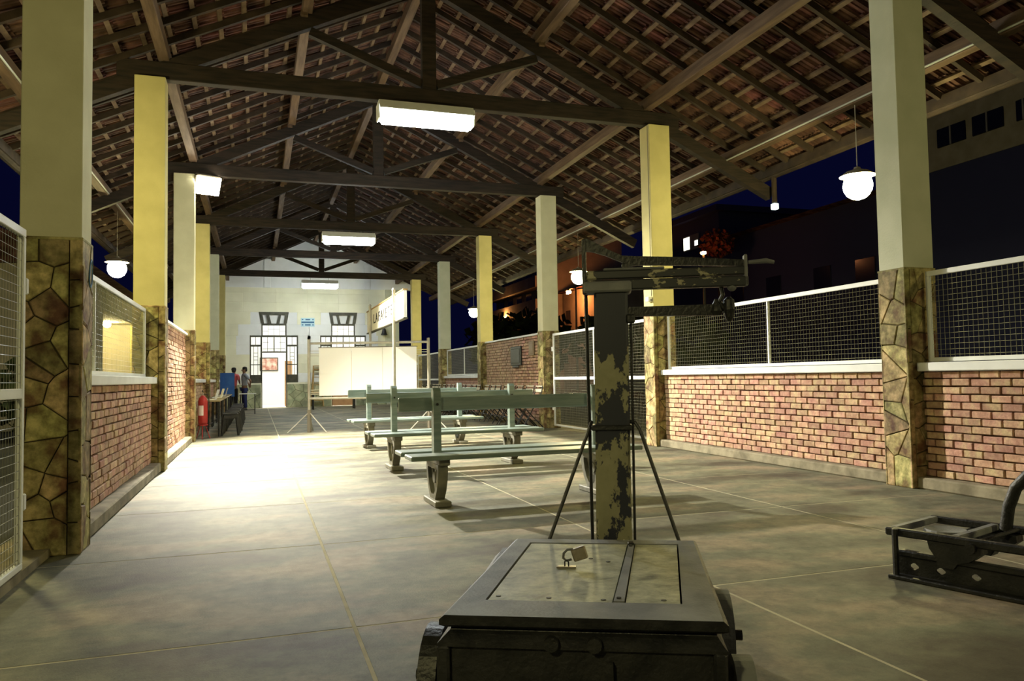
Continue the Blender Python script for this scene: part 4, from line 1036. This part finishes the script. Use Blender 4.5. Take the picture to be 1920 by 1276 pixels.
    for s_ in (-1, 1):
        ar = limb[s_]; a0 = Vector((s_ * .17, -leanv, 1.40)); a1 = Vector(ar[0])
        sp.append(tuple(a0)); sr_.append(.070); se.append((3, len(sp) - 1)); sp.append(tuple(a0.lerp(a1, .8))); sr_.append(.062); se.append((len(sp) - 2, len(sp) - 1))
    skin_obj('shirt', sc_(sp), se, sr_, shirt, t)
    tp = [(0, 0, .95)]; tr = [(.155, .115)]; te = []
    for s_ in (-1, 1):
        i0 = len(tp); tp += [(s_ * .09, 0, .84), (s_ * .10, -.01, .50), (s_ * .11, .01, .26), (s_ * .11, .02, .09)]; tr += [.105, .083, .075, .07]; te += [(0, i0), (i0, i0 + 1), (i0 + 1, i0 + 2), (i0 + 2, i0 + 3)]
    skin_obj('trousers', sc_(tp), te, tr, trouser, t)
    for s_ in (-1, 1): P(MB().bbox(s_ * .12 * k - .05, s_ * .12 * k + .05, -.19, .075, 0, .085, .025), 'shoe', 'shoe', t)
    return t
person((-.47, 32.6, 0), math.radians(-75), 'person in a grey shirt and dark blue trousers, hands behind the back, facing left', 'shirt_grey', 'trouser_navy',
       arms=(((-.27, .17, 1.17), (-.10, .20, 1.02)), ((.27, .17, 1.17), (.12, .19, 1.0))))
person((-.90, 32.9, 0), math.radians(160), 'person in a red-pink shirt seen from behind, next to the blue board', 'shirt_pink', 'trouser_black', h=1.70, lean=.06,
       arms=(((-.24, -.05, 1.15), (-.18, -.25, 1.08)), ((.24, -.05, 1.15), (.18, -.25, 1.08))))

# ---- surroundings in the night
def bld(name, x0, x1, y0, y1, z0, z1, m, label, cat='building'):
    t = empty(name, (x0, (y0 + y1) / 2, 0), label=label, cat=cat); h = (y1 - y0) / 2
    P(MB().box(0, x1 - x0, -h, h, z0, z1), 'walls', m, t); return t
# big block upper right
t = bld('apartment_block', 26, 38, 4, 26.0, 9.15, 15.5, 'facade', 'large dim block with two rows of dark windows, upper right behind the nearest column')
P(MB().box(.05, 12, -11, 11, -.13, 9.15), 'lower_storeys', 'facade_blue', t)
P(MB().box(-.3, 12.3, -11.5, 11.5, 15.5, 16), 'roof_slab', 'facade_grey', t)
for zz in (10.0, 12.1):
    for (a, b) in ((22.6, 23.9), (21.0, 22.3), (19.9, 20.5), (18.2, 18.7), (15.5, 17.0), (13.0, 14.5), (10.5, 12)):
        f = P(MB().bbox(-.06, .02, a - 15.25, b - 15.25, zz, zz + .75, .02), 'window', 'win_dark', t)
        P(MB().box(-.09, -.06, (a + b) / 2 - 15.25 - .03, (a + b) / 2 - 15.25 + .03, zz, zz + .75), 'mullion', 'facade_grey', f)
# lower dark house across the street
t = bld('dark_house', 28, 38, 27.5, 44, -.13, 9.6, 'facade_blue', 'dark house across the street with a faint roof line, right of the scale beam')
P(MB().prism([(-.8, 9.5), (10.8, 9.5), (5, 11.0)], (0, -8.4, 0), (1, 0, 0), (0, 0, 1), (0, 1, 0), 16.8), 'roof', 'roof_tile', t)
for a in (-6.5, -3.5, .5, 4): 
    P(MB().bbox(-.05, .02, a, a + 1.3, 5.2, 6.6, .02), 'window', 'win_dark', t)
# white banded building with balcony
t = bld('banded_building', 26, 40, 68, 84, -1, 12.6, 'facade_grey', 'pale building with horizontal balcony bands, seen between the two right columns')
for z in (7.4, 9.6): P(MB().box(-1.1, 0, -8, 8, z, z + 1.05), 'balcony', 'facade_grey', t)
for z in (8.5, 10.7):
    for a in range(-7, 7, 3): P(MB().box(-.05, .02, a, a + 1.6, z, z + 1.0), 'window', 'win_dark', t)
P(MB().box(.5, 8, -8, 0, 12.6, 16.2), 'roof_room', 'facade_grey', t); P(MB().box(-.6, 8, -7.9, 7.9, 12.6, 13.4), 'parapet', 'facade_blue', t)
t = bld('orange_lit_house', 27.5, 37, 56, 67.5, -.13, 9.0, 'facade_grey', 'low house front lit orange by a street lamp, seen left of the scale post')
P(MB().prism([(-.8, 8.9), (10.3, 8.9), (5, 10.2)], (0, -6, 0), (1, 0, 0), (0, 0, 1), (0, 1, 0), 12), 'roof', 'roof_tile', t)
for a in (-4, 4): P(MB().bbox(-.05, .02, a, a + 1.0, 6.0, 7.2, .02), 'window', 'win_dark', t)
t = empty('street_lamp', (26.0, 60.9, 0), label='orange street lamp on a pole in front of the low house', cat='street lamp')
P(MB().tube([(0, 0, -.13), (0, 0, 8.7)], [.12, .08], 10), 'pole', 'facade_grey', t); P(MB().tube([(0, 0, 8.6), (-.1, .4, 8.7), (-.1, 1.1, 8.7)], .05, 8), 'arm', 'facade_grey', t)
P(MB().bbox(-.25, .05, 1.1, 1.6, 8.55, 8.72, .04), 'head', 'pipe_dark', t); P(MB().bbox(-.25, .05, 1.12, 1.58, 8.32, 8.55, .04), 'lamp_bowl', 'sodium', t)
t = empty('street_lamp', (24.6, 77.0, 0), label='small orange lamp low on the banded building', cat='street lamp')
P(MB().tube([(0, 0, -.2), (0, 0, 7.2)], [.12, .08], 10), 'pole', 'facade_grey', t); P(MB().bbox(-.2, .2, -.2, .2, 7.2, 7.5, .04), 'lamp_bowl', mat('sodium_small', (1, .6, .3), emit=(1, .4, .1), es=160), t)
t = empty('utility_pole', (25.6, 58.0, 0), label='plain pole standing in the orange light left of the scale post', cat='pole')
P(MB().tube([(0, 0, -.2), (0, 0, 8.6)], [.13, .09], 10), 'shaft', 'facade_grey', t); P(MB().bar((-.7, 0, 8.3), (.7, 0, 8.3), .1, .1), 'cross_arm', 'facade_grey', t)
# hillside house with lit window and red-leaved tree
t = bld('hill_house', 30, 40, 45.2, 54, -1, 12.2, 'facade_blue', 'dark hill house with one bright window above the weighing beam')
f = P(MB().bbox(-.06, .0, 47.7 - 49.6, 49.8 - 49.6, 10.1, 11.2, .02), 'window', 'facade_grey', t)
P(MB().box(-.08, -.055, 48.9 - 49.6, 49.7 - 49.6, 10.2, 11.1), 'pane', 'lit_window', f); P(MB().box(-.08, -.055, 47.8 - 49.6, 48.2 - 49.6, 10.3, 10.7), 'pane', 'lit_window', f)
P(MB().box(-.5, 10, -4.9, 4.9, 12.2, 12.6), 'roof_slab', 'facade_blue', t)
def blob(name, c, r, m, label, cat, n=420, seed=3):
    t = empty(name, (c[0], c[1], -.13), label=label, cat=cat); rg = random.Random(seed); m_ = MB()
    for q in range(n):
        a = rg.uniform(0, 2 * PI); u = rg.uniform(-1, 1); rr_ = r * rg.uniform(.55, 1.0); s_ = math.sqrt(1 - u * u)
        p = Vector((rr_ * s_ * math.cos(a), rr_ * s_ * math.sin(a), rr_ * u * .85 + c[2])); e = r * .13
        d1 = Vector((rg.uniform(-1, 1), rg.uniform(-1, 1), rg.uniform(-1, 1))).normalized() * e; d2 = d1.cross(Vector((rg.uniform(-1, 1), rg.uniform(-1, 1), rg.uniform(-1, 1)))).normalized() * e
        m_.add([p - d1, p - d2, p + d1, p + d2], [(0, 1, 2, 3)])
    o = P(m_, 'foliage', m, t); o['kind'] = 'stuff'
    P(MB().tube([(0, 0, 0), (.1, 0, c[2] * .6), (0, 0, c[2])], [r * .14, r * .1, r * .05], 8), 'trunk', 'old_wood', t)
blob('red_tree', (25.2, 38.2, 8.75), 1.0, 'foliage_red', 'round reddish tree on the slope above the weighing beam', 'tree')
t = empty('street_lamp', (23.0, 36.2, 0), label='dim lamp beside the reddish tree', cat='street lamp')
P(MB().tube([(0, 0, -.13), (0, 0, 7.6)], [.1, .06], 8), 'pole', 'pipe_dark', t); P(MB().bbox(-.12, .12, -.12, .12, 7.6, 7.75, .03), 'lamp_bowl', mat('sodium_dim', (1, .5, .3), emit=(1, .35, .12), es=90), t)
for k, (x, y, z, r) in enumerate(((20, 63, 4.2, 3.2), (19, 52, 3.6, 3.0), (20, 41, 3.2, 2.6), (18, 30, 2.2, 2.2))):
    blob('bush', (x, y, z), r, 'foliage', ORD[k] + ' dark tree beyond the right fence, counted from the far end', 'tree', seed=k + 10)
# house on the left behind the mesh panel, with a lit porch
t = empty('porch_house', (-5.2, 34.0, 0), label='house with a yellow lit porch behind the left mesh panels', cat='building')
P(MB().box(-5, 0, 4.0, 12, -.13, 4.6), 'walls', 'facade', t); P(MB().box(-5, 0, -9, -3.4, -.13, 4.6), 'walls', 'facade', t)
P(MB().box(-5, -1.6, -3.4, 4.0, -.13, 4.6), 'walls', 'facade_yellow', t); P(MB().box(-1.6, 0, -3.4, 4.0, 3.75, 4.6), 'walls', 'facade', t)
P(MB().bbox(-.15, .05, 3.8, 4.02, 0, 3.75, .02), 'post', 'facade_yellow', t)
P(MB().prism([(-5.4, 4.6), (.7, 4.6), (-2.4, 5.9)], (0, -9.3, 0), (1, 0, 0), (0, 0, 1), (0, 1, 0), 21.6), 'roof', 'roof_tile', t)
f = P(MB().bbox(-1.66, -1.58, .1, 2.4, 1.7, 3.1, .02), 'window', 'white_paint', t)
for a in (.2, .95, 1.7): 
    for z in (1.8, 2.45): P(MB().box(-1.69, -1.655, a, a + .62, z, z + .55), 'pane', 'lit_window', f)
t = empty('porch_lamp', (-6.0, 36.2, 3.62), label='bright lamp on the porch ceiling of the left house', cat='lamp')
P(MB().lathe([(.05, .12), (.14, .08), (.15, 0), (.10, -.08), (.03, -.10)], n=12), 'globe', mat('porch_bulb', (1, 1, 1), emit=(1, .85, .4), es=700), t)
blob('bush', (-4.6, 20.5, 1.0), 1.2, 'foliage', 'dark shrub outside the left brick wall', 'tree', seed=30)
